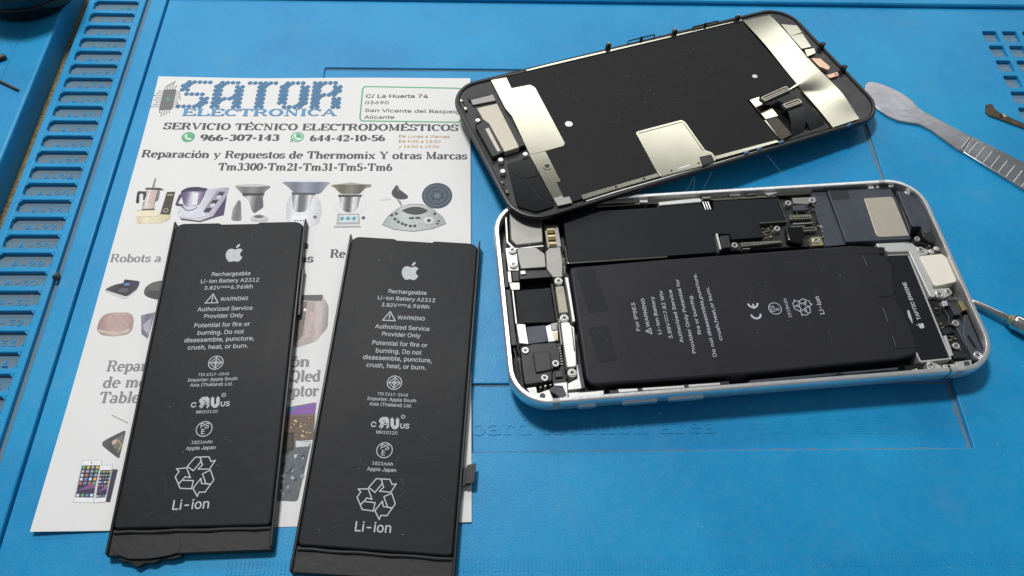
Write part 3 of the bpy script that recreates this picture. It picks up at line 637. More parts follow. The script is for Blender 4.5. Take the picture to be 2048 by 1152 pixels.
MB().box(-120.2, 238.6, 0, 330, 420, M0+1.6, 'blue_silicone', .5).build('raised_border', mat)
zc = M0+1.0; kc = K(1.0)
MB().prism(rect(-127.0*kc, -120, -120.6, 420), 0, zc, 'blue_silicone', .45, 3).build('divider_strip', mat, smooth=50)
def slot_y(n): return (137.2+(27-n)*6.63)*kc
for x0, x1 in ((-149.9, -147.6), (-131.2, -128.9)): MB().prism(rect(x0*kc, -75, x1*kc, 320), 1.4, zc, 'blue_silicone', .3, 2).build('comb_rail', mat, smooth=50)
for n in range(2, 50): MB().prism(rect(-147.9*kc, slot_y(n)+.02, -130.9*kc, slot_y(n-1)-4.85), 1.4, zc-.02, 'blue_silicone', .3, 2).build('slot_bar', mat, smooth=50)
for n in range(7, 42):
    for sx, cx in ((1, -147.55*kc), (-1, -131.25*kc)):
        for sy, cy in ((-1, slot_y(n)+.1), (1, slot_y(n)-4.95)): MB().prism([(cx, cy), (cx+sx*1.1, cy), (cx, cy+sy*1.1)], 1.4, zc-.1, 'blue_silicone', .05).build('slot_corner', mat)
MB().prism(rect(-149.6*kc, -70, -126.8*kc, 320), 0, zc-1.45, 'slot_dust', 0).build('slot_floor', mat)
# moulded lettering and ruler of the mat
def emboss(name, geo, x, y, width, size, z, hgt, rot=0):
    vs, fs = geo; P = MB(); xs = [v[0] for v in vs]; mid = (max(xs)+min(xs))/2; sx = width/(max(xs)-min(xs)); N = len(vs)
    base = [((v[0]-mid)*sx+x, y+v[1]*size) for v in vs]
    P.add([(p[0], p[1], z+hgt+v[2]*.1) for p, v in zip(base, vs)]+[(p[0], p[1], z-.01) for p in base], list(fs), 'blue_silicone')
    ed = {}
    for f in fs:
        for p, q in zip(f, f[1:]+f[:1]): ed[(p, q)] = 1
    o = 0; P.f += [(q, p, p+N, q+N) for p, q in ed if (q, p) not in ed]; P.m += [0]*(len(P.f)-len(P.m))
    return P.build(name, mat)
for n in range(9, 38): emboss('slot_number', sans('A-%d' % n), -139.0*kc, slot_y(n)-4.15, 9.4, 4.0, zc-1.45, .15)
emboss('moulded_lettering', serif('board location area', .62), 27.5, 66.1, 72.5, 4.4, M0-1.5, .18)
emboss('moulded_lettering', sans('电路板放置区'), 94, 66.0, 42, 6.2, M0-1.5, .07)
tk = MB()
for i in range(-60, 200):
    x = -3.7+i*1.0; ln = 5.2 if i % 10 == 0 else (4.2 if i % 5 == 0 else 3.2)
    tk.box(x-.16, 33.7-ln, M0-.02, x+.16, 33.7, M0+.13, 'blue_silicone', .03)
tag(tk.build('ruler_ticks', mat), kind='stuff')

tray = thing('side_tray', 'raised blue tray edge left of the cork-coloured gap beside the numbered slots', 'tray', (0, 0, -3.2), (0, 0, .07))
MB().prism(rect(-420, -160, -153.9, 420), 0, 8.9, 'blue_silicone', .9, 4).build('rim', tray, smooth=50)
MB().prism(rnd(rect(-420, 100, -164.5, 420), 3), 8.8, 9.05, 'blue_silicone', .1).build('tray_pad', tray)

pot = thing('black_pot', 'round black pot cut off by the top left corner of the picture', 'pot', (-183.2, 221.8, 5.9), (0, 0, 0))
MB().lathe(0, 0, [(14.5, 0), (16.6, .4), (17.2, 1.5), (17.2, 5), (16.6, 5.4), (16.6, 6.6), (17.2, 7), (17.2, 24), (16.4, 25)], 'gloss_black', 48).build('body', pot, smooth=40)
MB().lathe(0, 0, [(17.25, 9), (17.6, 9.2), (17.6, 11), (17.25, 11.2)], 'dark_bronze', 48).build('band', pot, smooth=40)
def rodthing(name, label, cat, p0, p1, r, m):
    p0 = Vector(p0); p1 = Vector(p1); o = thing(name, label, cat, p0)
    d = p1-p0; MB().tube([(0, 0, 0), tuple(d*.96), tuple(d)], [r, r, r*.6], m, 10).build('shaft', o, smooth=40)
    MB().tube([tuple(-d*.03), (0, 0, 0)], r*1.12, m, 10).build('end_cap', o, smooth=40); return o
c7, s7 = math.cos(.07), math.sin(.07)
def W(x, y, z=0): return (x*c7-y*s7, x*s7+y*c7, z)
rodthing('steel_rod', 'short dark metal rod at the left edge below the black pot', 'rod', W(-183*K(6.6), 200*K(6.6), 6.75), W(-171.3*K(6.6), 207*K(6.6), 6.75), .9, 'dark_steel')
rodthing('thin_wire', 'thin grey wire lying lower on the raised blue tray', 'wire', W(-186*K(6.3), 203.5*K(6.3), 6.3), W(-162*K(6.3), 190.8*K(6.3), 6.3), .42, 'dark_steel')
cr = thing('screw_bit', 'small dark screw stuck in the groove beside slot A-30', 'screw', W(-128.0, 116.5, .3), (R(60), 0, .4))
MB().lathe(0, 0, [(.6, 0), (.65, .2), (.6, 2.2), (.5, 2.3)], 'speck_dark', 10).build('shank', cr, smooth=40); MB().lathe(0, 0, [(1.0, 2.3), (1.0, 2.8), (.8, 3)], 'speck_dark', 12).build('head', cr, smooth=40)

# ------------------------------------------------------------------ flyer
PX, PY = 109.5/2, 155.65/2
def curl(x, y):
    l_ = max(0, (-x-20)/(PX-20)); b_ = max(0, (-y-25)/(PY-25)); t_o = max(0, (y-45)/(PY-45)); r_o = max(0, (x-25)/(PX-25))
    return 1.1*(l_*b_)**1.5+.4*(l_*t_o)**1.4+.25*l_*l_+.12*t_o**2*(1+math.sin(x*.09))+.4*(r_o*b_)**1.3
FB = MB(); nx_, ny_ = 24, 34; top_ = []; bot_ = []
for j in range(ny_+1):
    for i in range(nx_+1): x = -PX+2*PX*i/nx_; y = -PY+2*PY*j/ny_; top_.append((x, y, .12+curl(x, y))); bot_.append((x, y, curl(x, y)))
NN = len(top_); id_ = lambda i, j: j*(nx_+1)+i
fc = [(id_(i, j), id_(i+1, j), id_(i+1, j+1), id_(i, j+1)) for j in range(ny_) for i in range(nx_)]; fc += [tuple(q+NN for q in f[::-1]) for f in fc]
for i in range(nx_): fc += [(id_(i, 0)+NN, id_(i+1, 0)+NN, id_(i+1, 0), id_(i, 0)), (id_(i, ny_), id_(i+1, ny_), id_(i+1, ny_)+NN, id_(i, ny_)+NN)]
for j in range(ny_): fc += [(id_(0, j), id_(0, j+1), id_(0, j+1)+NN, id_(0, j)+NN), (id_(nx_, j)+NN, id_(nx_, j+1)+NN, id_(nx_, j+1), id_(nx_, j))]
FB.add(top_+bot_, fc, 'paper'); fly = FB.build('flyer', None, (-67.654, 115.197, .03), (0, 0, .082), smooth=40)
tag(fly, 'white printed repair-service flyer lying under the two loose batteries', 'flyer')
FZ = .12
def pic(name, fn, label=None):
    P = Print(); P.z = FZ+.03; P.dz = .0015 if 'picture' in name or 'icon' in name else .0006; fn(P); P.v = [(x, y, z+curl(x, y)) for x, y, z in P.v]; o = P.build(name, fly); tag(o, label); return o
DOT = {'S': ['.11111', '11....', '11....', '.1111.', '....11', '....11', '11111.'], 'A': ['.1111.', '11..11', '11..11', '11..11', '111111', '11..11', '11..11'],
       'T': ['111111']+['..11..']*6, 'O': ['.1111.']+['11..11']*5+['.1111.'], 'R': ['11111.', '11..11', '11..11', '11111.', '11..11', '11..11', '11..11']}
def f_logo(P):
    px, py = 1.80, 1.88; x0, y0 = -45.6, 75.5
    for ch, cx in zip('SATOR', (0, 6.33, 12.64, 18.95, 25.27)):
        g = DOT[ch]
        for r_ in range(7):
            for c_ in range(6):
                if g[r_][c_] != '1': continue
                x, y = x0+(cx+c_)*px, y0-r_*py-(cx+c_)*.006
                P.poly(circ(x, y, .86, 12), 'ink_blue')
                if r_ and c_ < 5 and g[r_-1][c_+1] == '1': P.line([(x, y), (x+px, y+py)], 1.1, 'ink_blue')
    P.put(serif('ELECTRONICA', .95), 'ink_blue_light', -17.4, 60.0, 52.3, 3.2)
    P.poly([(-51.8, 71.6), (-47.6, 71.8), (-47.4, 62.8), (-51.7, 62.5)], ink(112, 112, 114))
    d_ = ink(96, 98, 102)
    for i in range(8):
        y = 70.9-i*1.0; L = 1.6+(i*37 % 5)*.35; P.line([(-51.8, y), (-51.8-L*.9, y)], .13, d_); P.poly(circ(-51.8-L*.9, y, .2, 8), d_)
        L = 1.3+(i*53 % 4)*.4; P.line([(-47.5, y), (-47.0, y), (-47.0+L*.6, y-.5)], .13, d_); P.poly(circ(-47.0+L*.6, y-.5, .2, 8), d_)
    for i in range(5):
        x = -51.4+i*.8; L = 1.3+(i*29 % 4)*.7; P.line([(x, 71.6), (x, 71.6+L), (x+.4, 72+L)], .13, d_); P.poly(circ(x+.4, 72+L, .2, 8), d_)
        L = .9+(i*31 % 4)*.5; P.line([(x, 62.6), (x, 62.6-L), (x+.2, 62.3-L)], .13, d_); P.poly(circ(x+.2, 62.3-L, .2, 8), d_)
    P.line([(-50.6, 67.2), (-50.0, 67.2), (-49.8, 68.0), (-49.5, 66.2), (-49.2, 67.8), (-48.9, 67.0), (-48.2, 67.0), (-48.0, 67.6)], .22, 'ink_green')
pic('printed_logo', f_logo, 'blue dotted logo with grey chip')
for t_x, wt, inkm, x_, y_, w_, h_, r_ in (('SERVICIO TÉCNICO ELECTRODOMÉSTICOS', 1.15, 'ink_dark', .9, 53.5, 99.6, 2.95, -.009), ('966-307-143', 1.25, 'ink_dark', -22.7, 49.0, 26.4, 2.75, 0), ('644-42-10-56', 1.25, 'ink_dark', 13.3, 48.7, 25.3, 2.7, 0),
        ('Reparación y Repuestos de Thermomix Y otras Marcas', 1.1, 'ink_dark', .1, 41.3, 107.2, 3.1, -.012), ('Tm3300-Tm21-Tm31-Tm5-Tm6', 1.1, 'ink_dark', .5, 36.2, 57, 3.1, -.01), ('Robots a', 1, 'ink_grey', -46.7, 1.4, 15, 2.9, 0), ('Re', 1.1, 'ink_dark', 14, 2.4, 4.7, 3.0, 0), ('n', 1.1, 'ink_dark', 3.5, 5.8, 2.5, 3.0, 0), ('as', 1.1, 'ink_dark', 4.6, .8, 4.4, 3.0, 0),
        ('Repar', 1, 'ink_grey', -41.4, -34.4, 11.0, 3.3, 0), ('de mo', 1, 'ink_grey', -40.8, -39.3, 12.0, 3.3, 0), ('Tablet', 1, 'ink_grey', -40.6, -43.8, 12.4, 3.3, 0), ('ión', 1.1, 'ink_grey', 5.7, -33.8, 6.6, 3.4, 0), ('Qled', 1.1, 'ink_grey', 8.2, -38.3, 8.6, 3.4, 0), ('eptor', 1.1, 'ink_grey', 7.8, -42.7, 9.4, 3.4, 0)):
    pic('printed_line', lambda P: P.put(serif(t_x, wt), inkm, x_, y_, w_, h_, rot=r_))
def f_addr(P):
    P.put(sans('C/ La Huerta 74', bold=.02), 'ink_dark', 29, 68.3, 21.8, 3.1); P.put(sans('03690', bold=.012), 'ink_dark', 22.2, 65.3, 8.2, 2.8)
    P.put(sans('San Vicente del Raspeig', bold=.012), 'ink_dark', 34.6, 61.4, 32.8, 3.0, rot=-.02); P.put(sans('Alicante', bold=.012), 'ink_dark', 23.4, 58.6, 10.4, 3.0)
    bx = rrect(34.8, 15.9, 1.4, 6, 34.2, 65.3)
    P.line([(x, y-(x-34)*.02) for x, y in bx], .5, 'ink_green', True)
    for (x, y), t in (((39.1, 50.3), 'De Lunes a Viernes'), ((37.6, 48.1), 'De 9:00 a 13:30'), ((37.4, 45.9), 'y 16:00 a 19:00')):
        P.put(sans(t, bold=.014), 'ink_orange', x, y-.2, {'D': 17.2 if 'L' in t else 14.1, 'y': 13.6}[t[0]], 2.3, rot=-.02)
pic('printed_address', f_addr, 'green framed address and orange opening hours')
def f_icons(P, x):
    if 1:
        P.poly(circ(x, 50.6, 2.2, 24), 'ink_green')
        if x > -10: P.poly([(x-2.2, 48.2), (x-1.2, 48.8), (x-2.0, 50)], 'ink_green'); P.ring(x, 50.7, 1.75, .22, ink(232, 240, 234))
        ring_arc(P, x+.5, 51.2, 1.7, .55, 170, 280, ink(238, 242, 238)); P.poly(circ(x-.85, 51.4, .42, 10), ink(238, 242, 238)); P.poly(circ(x+.7, 49.75, .42, 10), ink(238, 242, 238))
for xi in (-39.8, -3.6): pic('printed_phone_icon', lambda P: f_icons(P, xi))
def grey(*v): return [(x, x, min(255, x+3)) for x in v]
SHADE = {'img1jug': [(150, 146, 142), (226, 222, 218), (214, 186, 178), (190, 184, 180), (120, 116, 112)], 'img1base': [(206, 190, 158), (232, 222, 196), (226, 212, 180), (206, 194, 164)], 'img2j': [(74, 62, 96), (110, 98, 132), (216, 214, 222), (150, 140, 166), (96, 84, 116)], 'img2a': [(176, 172, 192), (212, 212, 224), (196, 194, 210), (164, 160, 182)],
         'img3bowl': grey(150, 108, 136, 96, 126), 'img3jug': grey(110, 206, 130, 84, 150), 'img3side': grey(150, 108, 134), 'img4bowl': [(150, 156, 170), (104, 112, 128), (146, 152, 168), (108, 116, 132), (150, 156, 168)], 'img4jug': grey(110, 220, 96, 120, 230, 130), 'img4body': grey(200, 226, 232, 222, 196), 'img5bowl': [(142, 138, 124), (92, 88, 78), (130, 126, 114), (88, 84, 76), (140, 136, 122)], 'img5jug': grey(120, 228, 110, 78, 220, 190, 110),
         'img6panel': [(168, 174, 172), (192, 198, 196), (178, 184, 182), (160, 166, 164)], 'puff': [(162, 134, 132), (188, 160, 156), (196, 170, 164), (168, 142, 138)], 'bag': [(120, 112, 110), (186, 174, 172), (170, 158, 156), (198, 184, 182), (150, 138, 136)], 'rob1': grey(96, 70, 60, 84), 'rob2': [(150, 146, 160), (116, 110, 126), (140, 136, 150)], 'hob': [(84, 80, 92), (50, 46, 58), (66, 62, 76)], 'open': grey(96, 74, 92), 'landsky': [(90, 130, 176), (122, 104, 168), (140, 96, 170)]}
def polys(*pairs):
    def fn(P):
        for nm, col in pairs:
            q_ = rnd(D['f_'+nm], .9, 3) if len(D['f_'+nm]) > 4 else D['f_'+nm]
            if nm in SHADE: shade(P, q_, SHADE[nm])
            else: P.poly(q_, ink(*col))
    return fn
def f1(P):
    polys(('img1base', (222, 208, 178)), ('img1panel', (70, 64, 52)), ('img1jug', (196, 188, 182)), ('img1handle', (58, 58, 62)), ('img1lid', (70, 70, 72)), ('img1stick', (140, 138, 134)))(P)
    P.poly([(-47.6, 28), (-46.2, 28), (-46.3, 23.6), (-47.2, 23.6)], ink(214, 180, 172)); P.poly([(-45.3, 28.3), (-44.8, 28.3), (-44.8, 24.6), (-45.5, 23.6)], ink(120, 116, 112))
    P.poly([(-48.7, 21.1), (-44.9, 21.2), (-44.6, 20.6), (-48.9, 20.6)], ink(90, 84, 76)); P.poly([(-42, 26.8), (-40.3, 26.9), (-40.2, 26.3), (-42, 26.2)], ink(170, 160, 140)); P.ring(-41.3, 20.5, .8, .25, ink(190, 180, 160))
    P.poly([(-50.3, 20.2), (-45, 20.5), (-42.6, 18.6), (-44, 18.2), (-50.0, 18.0)], ink(234, 224, 198))
pic('printed_picture', f1, 'picture of a cream blender')
def f2(P):
    polys(('img2a', (188, 186, 202)), ('img2p', (72, 58, 98)), ('img2k', (150, 148, 160)), ('img2j', (120, 108, 140)), ('img2s', (226, 226, 232)), ('img2lid', (58, 46, 76)), ('img2h', (78, 68, 92)))(P)
    P.poly([(-37.2, 21.6), (-30.8, 21.8), (-28.4, 18.2), (-33, 17.2), (-37, 18.2)], ink(214, 214, 226)); P.poly([(-36.2, 17.4), (-29.9, 16.4), (-24, 18.4), (-29.9, 16.0), (-36.0, 16.9)], ink(40, 38, 48))
    for i in range(3): x = -28.6+i*1.5; y = 20.6+i*3.1; P.poly([(x-.9, y-.7), (x+.9, y-.7), (x+1.5, y+.8), (x-.2, y+.8)], ink(48, 46, 54))
    P.poly(circ(-27.0, 22.4, .8, 12), ink(206, 206, 214)); P.poly(circ(-25.6, 25.6, .8, 12), ink(206, 206, 214))
    ring_arc(P, -34, 22.9, 2.6, .3, 200, 330, ink(60, 52, 72))
pic('printed_picture', f2, 'picture of a violet kitchen robot')
def f3(P):
    polys(('img3side', (122, 124, 130)), ('img3bowl', (118, 118, 122)), ('img3rim', (196, 194, 190)), ('img3jug', (150, 146, 142)), ('img3dark', (88, 88, 94)), ('img3base', (196, 196, 198)))(P)
    P.poly([(-18.6, 27.1), (-11.3, 27.1), (-11.8, 26.1), (-18.2, 26.1)], ink(52, 52, 56)); P.poly(circ(-12, 17.9, 1.5, 14, .6), ink(96, 98, 102))
    pass
pic('printed_picture', f3, 'picture of a robot with steaming bowl beside grey panel')
def f4(P):
    polys(('img4body', (216, 216, 218)), ('img4bowl', (126, 134, 150)), ('img4jug', (142, 142, 146)), ('img4scr', (238, 238, 240)))(P)
    P.poly([(-6.5, 31.6), (-.7, 32.2), (2.8, 32.3), (9.2, 31.4), (2.6, 31.4)], ink(216, 220, 232)); P.poly([(-2.9, 27.3), (5.0, 27.0), (4.6, 26.2), (-2.6, 26.4)], ink(74, 76, 84)); P.poly([(-.4, 25.8), (.8, 25.8), (.8, 19.8), (.1, 19.8)], ink(100, 100, 108))
    for i in range(4): P.poly(circ(-.6+i*.9, 16.2, .3, 8), ink(90, 90, 94))
    P.poly(circ(5.6, 17.6, .6, 10), ink(110, 110, 112))
pic('printed_picture', f4, 'picture of a robot with large blue-grey bowl')
def f5(P):
    P.poly(circ(16.2, 22.0, 5.2, 24, 3.6), ink(222, 222, 222))
    polys(('img5bowl', (112, 108, 98)), ('img5jug', (128, 124, 116)), ('img5scr', (178, 178, 180)), ('img5lcd', (214, 230, 236)), ('img5base', (176, 176, 176)))(P)
    P.poly([(10.4, 30.3), (15.7, 31.2), (21.0, 30.3), (15.7, 30.2)], ink(168, 164, 150)); P.poly([(12.0, 26.3), (19.9, 26.2), (19.4, 25.4), (12.4, 25.4)], ink(60, 58, 56)); pass
    for x, y in D['f_img5dots']: P.poly(circ(x, y, .62, 12), ink(92, 140, 168)); P.ring(x, y, .9, .15, ink(120, 190, 160))
    P.poly(circ(20.8, 17.2, .6, 10), ink(90, 90, 92))
pic('printed_picture', f5, 'picture of a robot with square blue screen')
def f6(P):
    polys(('img6panel', (178, 184, 182)), ('img6lens', (62, 64, 66)), ('img6mess', (64, 60, 68)), ('img6leg', (150, 140, 134)), ('img6arm', (198, 216, 206)))(P)
    P.line(D['f_img6panel'], .16, ink(110, 116, 116), True)
    for x, y in D['f_img6dots'][:9]: P.poly(circ(x, y, .55, 10), ink(66, 68, 76))
    for x, y in D['f_img6dots'][9:11]: P.poly(circ(x, y, .95, 10, .45), ink(70, 72, 78))
    for x, y in D['f_img6dots'][12:]: P.poly(circ(x, y, .5, 10, .35), ink(66, 68, 76))
    x, y = D['f_img6dots'][11]; P.poly(circ(x, y, 1.7, 18, 1.5), ink(206, 208, 206)); P.poly(circ(x, y, .65, 12), ink(60, 62, 66))
    P.poly([(30.6, 29), (31.4, 29.6), (31.8, 27.6), (31.0, 27.4)], ink(100, 98, 102))
    P.poly(circ(43.9, 25.7, 4.9, 32, 5.1), ink(58, 70, 84)); P.ring(43.9, 25.7, 4.2, .35, ink(92, 106, 120), 32); P.poly(circ(43.9, 25.7, 3.0, 24, 3.0), ink(78, 92, 106))
    P.poly([(43.9+(2.6 if i % 2 else 1.6)*math.cos(i*math.pi/7), 25.7+(2.6 if i % 2 else 1.6)*math.sin(i*math.pi/7)) for i in range(14)], ink(40, 50, 62))
    P.poly([(43.9+(1.7 if i % 2 else 1.0)*math.cos(i*math.pi/7), 25.7+(1.7 if i % 2 else 1.0)*math.sin(i*math.pi/7)) for i in range(14)], ink(96, 110, 122))
pic('printed_picture', f6, 'picture of a grey control panel with spare parts')
def f7(P):
    polys(('hob', (56, 52, 64)), ('hobrim', (206, 206, 208)))(P); P.poly(circ(-47.4, -6.35, 1.0, 12, .45), ink(88, 140, 190)); P.poly(circ(-48.0, -8.4, 1.6, 14, .8), ink(92, 90, 100))
pic('printed_picture', f7, 'picture of a black floor scale')
def f8(P): polys(('rob1', (74, 72, 78)), ('rob1top', (98, 96, 96)))(P)
pic('printed_picture', f8, 'picture of a dark round robot vacuum')
def f9(P):
    polys(('puff', (178, 152, 148)), ('puffband', (206, 190, 178)))(P); P.poly(circ(-47.3, -18.6, 3.4, 20, 1.7), ink(188, 160, 156))
pic('printed_picture', f9, 'picture of a round pinkish appliance')
pic('printed_picture', polys(('rob2', (128, 122, 138)), ('rob2l', (176, 172, 186))), 'picture of a lilac appliance half hidden by a battery')
def f10(P):
    polys(('bag', (176, 164, 162)), ('bagtop', (96, 92, 92)))(P)
    P.poly([(4.2, -13), (6.4, -12.8), (6.2, -24), (4.4, -26.5)], ink(120, 112, 110)); P.poly([(8.6, -12.8), (10.4, -12.8), (11.4, -19), (9.4, -22)], ink(196, 182, 180)); P.poly(circ(6.0, -15.6, .5, 10), ink(236, 232, 228)); P.poly([(7.4, -16), (9, -17), (8.4, -24.6), (6.8, -25.6)], ink(192, 172, 170))
pic('printed_picture', f10, 'picture of a silver appliance between the two batteries')
def f11(P):
    polys(('land', (120, 110, 90)), ('landsky', (122, 104, 168)), ('landtown', (110, 92, 82)))(P)
    P.poly([(3.8, -46.3), (6.6, -45.8), (7.2, -47.8), (4.1, -48.0)], ink(70, 140, 176)); P.poly([(5.5, -46.6), (8.4, -45.4), (10.4, -46.3), (12.2, -45.4), (12.1, -47.9), (5, -48.0)], ink(136, 92, 168))
    rr = random.Random(3)
    for i in range(46):
        x = rr.uniform(4.4, 11.6); y = rr.uniform(-54.6, -49); P.poly(circ(x, y, rr.uniform(.12, .34), 6), ink(*rr.choice([(208, 176, 96), (180, 140, 80), (92, 70, 110), (70, 60, 56), (224, 206, 150)])))
    polys(('tv', (52, 50, 46)), ('pcb', (96, 104, 108)))(P)
    P.poly([(4.8, -53.8), (6.7, -53.6), (7.1, -57.0), (4.8, -58)], ink(70, 66, 58))
    P.poly([(7.8, -55.4), (11.8, -55.8), (11.4, -57), (7.9, -57.2)], ink(206, 208, 212))
    for i in range(34):
        x = rr.uniform(5, 10.2); y = rr.uniform(-70.6, -58.8); w_ = rr.uniform(.3, 1.3); h_ = rr.uniform(.2, 1.8); P.poly(rect(x, y, x+w_*.7, y+h_*.6), ink(*rr.choice([(44, 46, 50), (150, 160, 164), (196, 200, 202), (58, 84, 92), (120, 126, 128), (70, 110, 130)])))
pic('printed_picture', f11, 'picture of a landscape above a circuit board')
def f12(P):
    W_ = (236, 236, 238)
    for a_, b_ in (('ph6', 'ph6s'), ('ph7', 'ph7s')):
        P.poly(inset(ccw(D['f_'+a_]), -.18), ink(196, 196, 198)); P.poly(D['f_'+a_], ink(*W_)); q = D['f_'+b_]; P.poly(q, ink(62, 52, 84))
        P.poly([q[0], q[1], tuple((q[1][i]*.55+q[2][i]*.45) for i in (0, 1)), tuple((q[0][i]*.6+q[3][i]*.4) for i in (0, 1))], ink(40, 44, 62))
        P.poly([tuple((q[1][i]*.5+q[2][i]*.5) for i in (0, 1)), tuple((q[1][i]*.3+q[2][i]*.7) for i in (0, 1)), tuple((q[0][i]*.2+q[3][i]*.8) for i in (0, 1))], ink(128, 88, 136))
        rr = random.Random(5)
        for j in (0, 1, 2, 3, 4, 7):
            for i in range(4):
                u, v = (i+.5)/4, (j+.5)/8
                x = q[0][0]+(q[1][0]-q[0][0])*u+(q[3][0]-q[0][0])*v; y = q[0][1]+(q[3][1]-q[0][1])*v; r_ = (q[1][0]-q[0][0])*.075
                P.poly(rect(x-r_, y-r_, x+r_, y+r_), ink(*rr.choice([(220, 222, 226), (90, 150, 200), (226, 190, 90), (200, 110, 80), (110, 180, 130), (170, 170, 180)])))
    P.poly(D['f_ph8'], ink(60, 54, 76)); P.poly(circ(-44.4, -60.4, .18, 8), ink(120, 120, 124))
pic('printed_picture', f12, 'picture of three white phones')
def f13(P):
    polys(('open', (84, 84, 84)), ('open2', (120, 116, 108)))(P); P.poly([(-40.6, -54.7), (-39.4, -54.0), (-39.3, -55.2), (-40.2, -55.6)], ink(206, 176, 160)); P.line([(-42.3, -47.3), (-37.6, -49.6)], .16, ink(110, 110, 110)); P.line([(-39, -54.4), (-37.8, -55.6), (-38.4, -57.6)], .18, ink(190, 186, 120))
pic('printed_picture', f13, 'picture of an opened phone half hidden by a battery')

# ------------------------------------------------------------------ loose batteries
FRUIT = [(0, .78), (-.12, .83), (-.25, .86), (-.38, .82), (-.48, .70), (-.52, .52), (-.49, .30), (-.40, .10), (-.28, -.04), (-.19, -.07), (-.08, -.03), (.02, -.01), (.12, -.03), (.22, -.07), (.32, -.03), (.42, .10), (.48, .24), (.40, .29), (.33, .38), (.31, .50), (.35, .62), (.44, .71), (.36, .81), (.24, .86), (.12, .83)]
LEAF = [(.02, .90), (.02, 1.0), (.09, 1.12), (.22, 1.19), (.23, 1.08), (.16, .96), (.06, .90)]
def fruit(P, x, y, k_, m, rot=0):
    c, n = math.cos(rot), math.sin(rot)
    for q in (FRUIT, LEAF): P.poly([(x+(p[0]*c-(p[1]-.45)*n)*k_, y+(p[0]*n+(p[1]-.45)*c)*k_) for p in q], m)
def recycle(P, x, y, r_, wd, m, rot=0):
    A = [(-.57, .5), (-.22, 1.0), (.04, 1.0), (.14, .76), (-.2, .25)]; B = [(.06, 1.0), (.52, 1.0), (.68, .72), (.9, .78), (.66, .3), (.04, .33), (.24, .55), (.14, .76)]
    for t in (0, 120, 240):
        c, n = math.cos(R(t)+rot), math.sin(R(t)+rot)
        for q in (A, B): P.line([(x+(p[0]*c-p[1]*n)*r_, y+(p[0]*n+p[1]*c)*r_) for p in q], wd, m, q is A or True)
def warn(P, x, y, w_, wd, m, rot=0):
    c, n = math.cos(rot), math.sin(rot); f = lambda px, py: (x+px*c-py*n, y+px*n+py*c)
    P.line([f(-w_/2, -w_*.38), f(w_/2, -w_*.38), f(0, w_*.44)], wd, m, True); P.line([f(0, w_*.16), f(0, -w_*.1)], wd*1.1, m); P.poly(circ(*f(0, -w_*.23), wd*.6, 8), m)
def batt_print(P):
    m = 'white_print'
    fruit(P, 0, 37.0, 5.1, m)
    def t(txt, x, y, w_, **k_): P.put(sans(txt, bold=.007), m, x, y-w_*0, w_, **k_)
    for txt, x, y, w_ in (('Rechargeable', -.1, 29.6, 11.3), ('Li-ion Battery A2312', -.15, 27.3, 16.8), ('Authorized Service', -.3, 17.9, 15.6), ('Provider Only', -.35, 15.6, 11.0), ('Potential for fire or', -.4, 12.7, 15.6), ('burning. Do not', -.45, 10.3, 12.9), ('disassemble, puncture,', -.55, 8.1, 19.3), ('crush, heat, or burn.', -.6, 5.8, 16.6),
                          ('TIS 2217-2548', -.6, -2.35, 8.3), ('Importer: Apple South', -.65, -3.9, 13.3), ('Asia (Thailand) Ltd.', -.75, -5.4, 11.4), ('MH10120', -.8, -13.2, 5.6), ('1821mAh', -.85, -21.6, 5.4), ('Apple Japan', -.9, -23.2, 7.6), ('Li-ion', -1.1, -38.5, 9.0)):
        t(txt, x, y, w_)
    t('3.82V', -4.9, 25.0, 4.6); t('6.96Wh', 3.6, 25.0, 6.3); P.line([(-2.3, 26.0), (.1, 26.0)], .16, m)
    for i in range(3): P.line([(-2.25+i*.85, 25.55), (-1.65+i*.85, 25.55)], .16, m)
    warn(P, -4.4, 21.9, 3.6, .3, m); t('WARNING', 1.9, 21.1, 7.9)
    P.ring(-.5, 1.5, 2.1, .24, m); P.line([(-.5, 3.1), (1.1, 1.5), (-.5, -.1), (-2.1, 1.5)], .22, m, True); P.line([(-.5, 3.0), (-.5, 0)], .22, m); P.line([(-2, 1.5), (1, 1.5)], .22, m); P.line([(-.5, 2.2), (.2, 1.5), (-.5, .8), (-1.2, 1.5)], .18, m, True)
    vs, fs = sans('R', bold=.07); P.put(([(-v[0]-.12*v[1], v[1], v[2]) for v in vs], fs), m, -1.85, -11.4, 2.9, 5.0); vs, fs = sans('U', bold=.07); P.put(([(v[0]-.12*v[1], v[1], v[2]) for v in vs], fs), m, .95, -11.4, 2.5, 5.0)
    P.put(sans('C', bold=.02), m, -4.6, -11.4, 1.4, 2.7); P.put(sans('US', bold=.02), m, 3.75, -11.4, 2.4, 2.6); P.ring(3.0, -8.2, .6, .14, m, 16); P.put(sans('R'), m, 3.0, -8.5, .42)
    P.ring(-.8, -17.6, 2.15, .24, m); P.put(sans('PS', bold=.01), m, -.75, -17.4, 2.2); P.put(sans('E', bold=.01), m, -1.0, -19.0, .9)
    recycle(P, -.9, -29.9, 4.7, .28, m)
BP = Print(); BP.z = 3.2+.012; batt_print(BP); BPM = BP.mesh('printed_text')
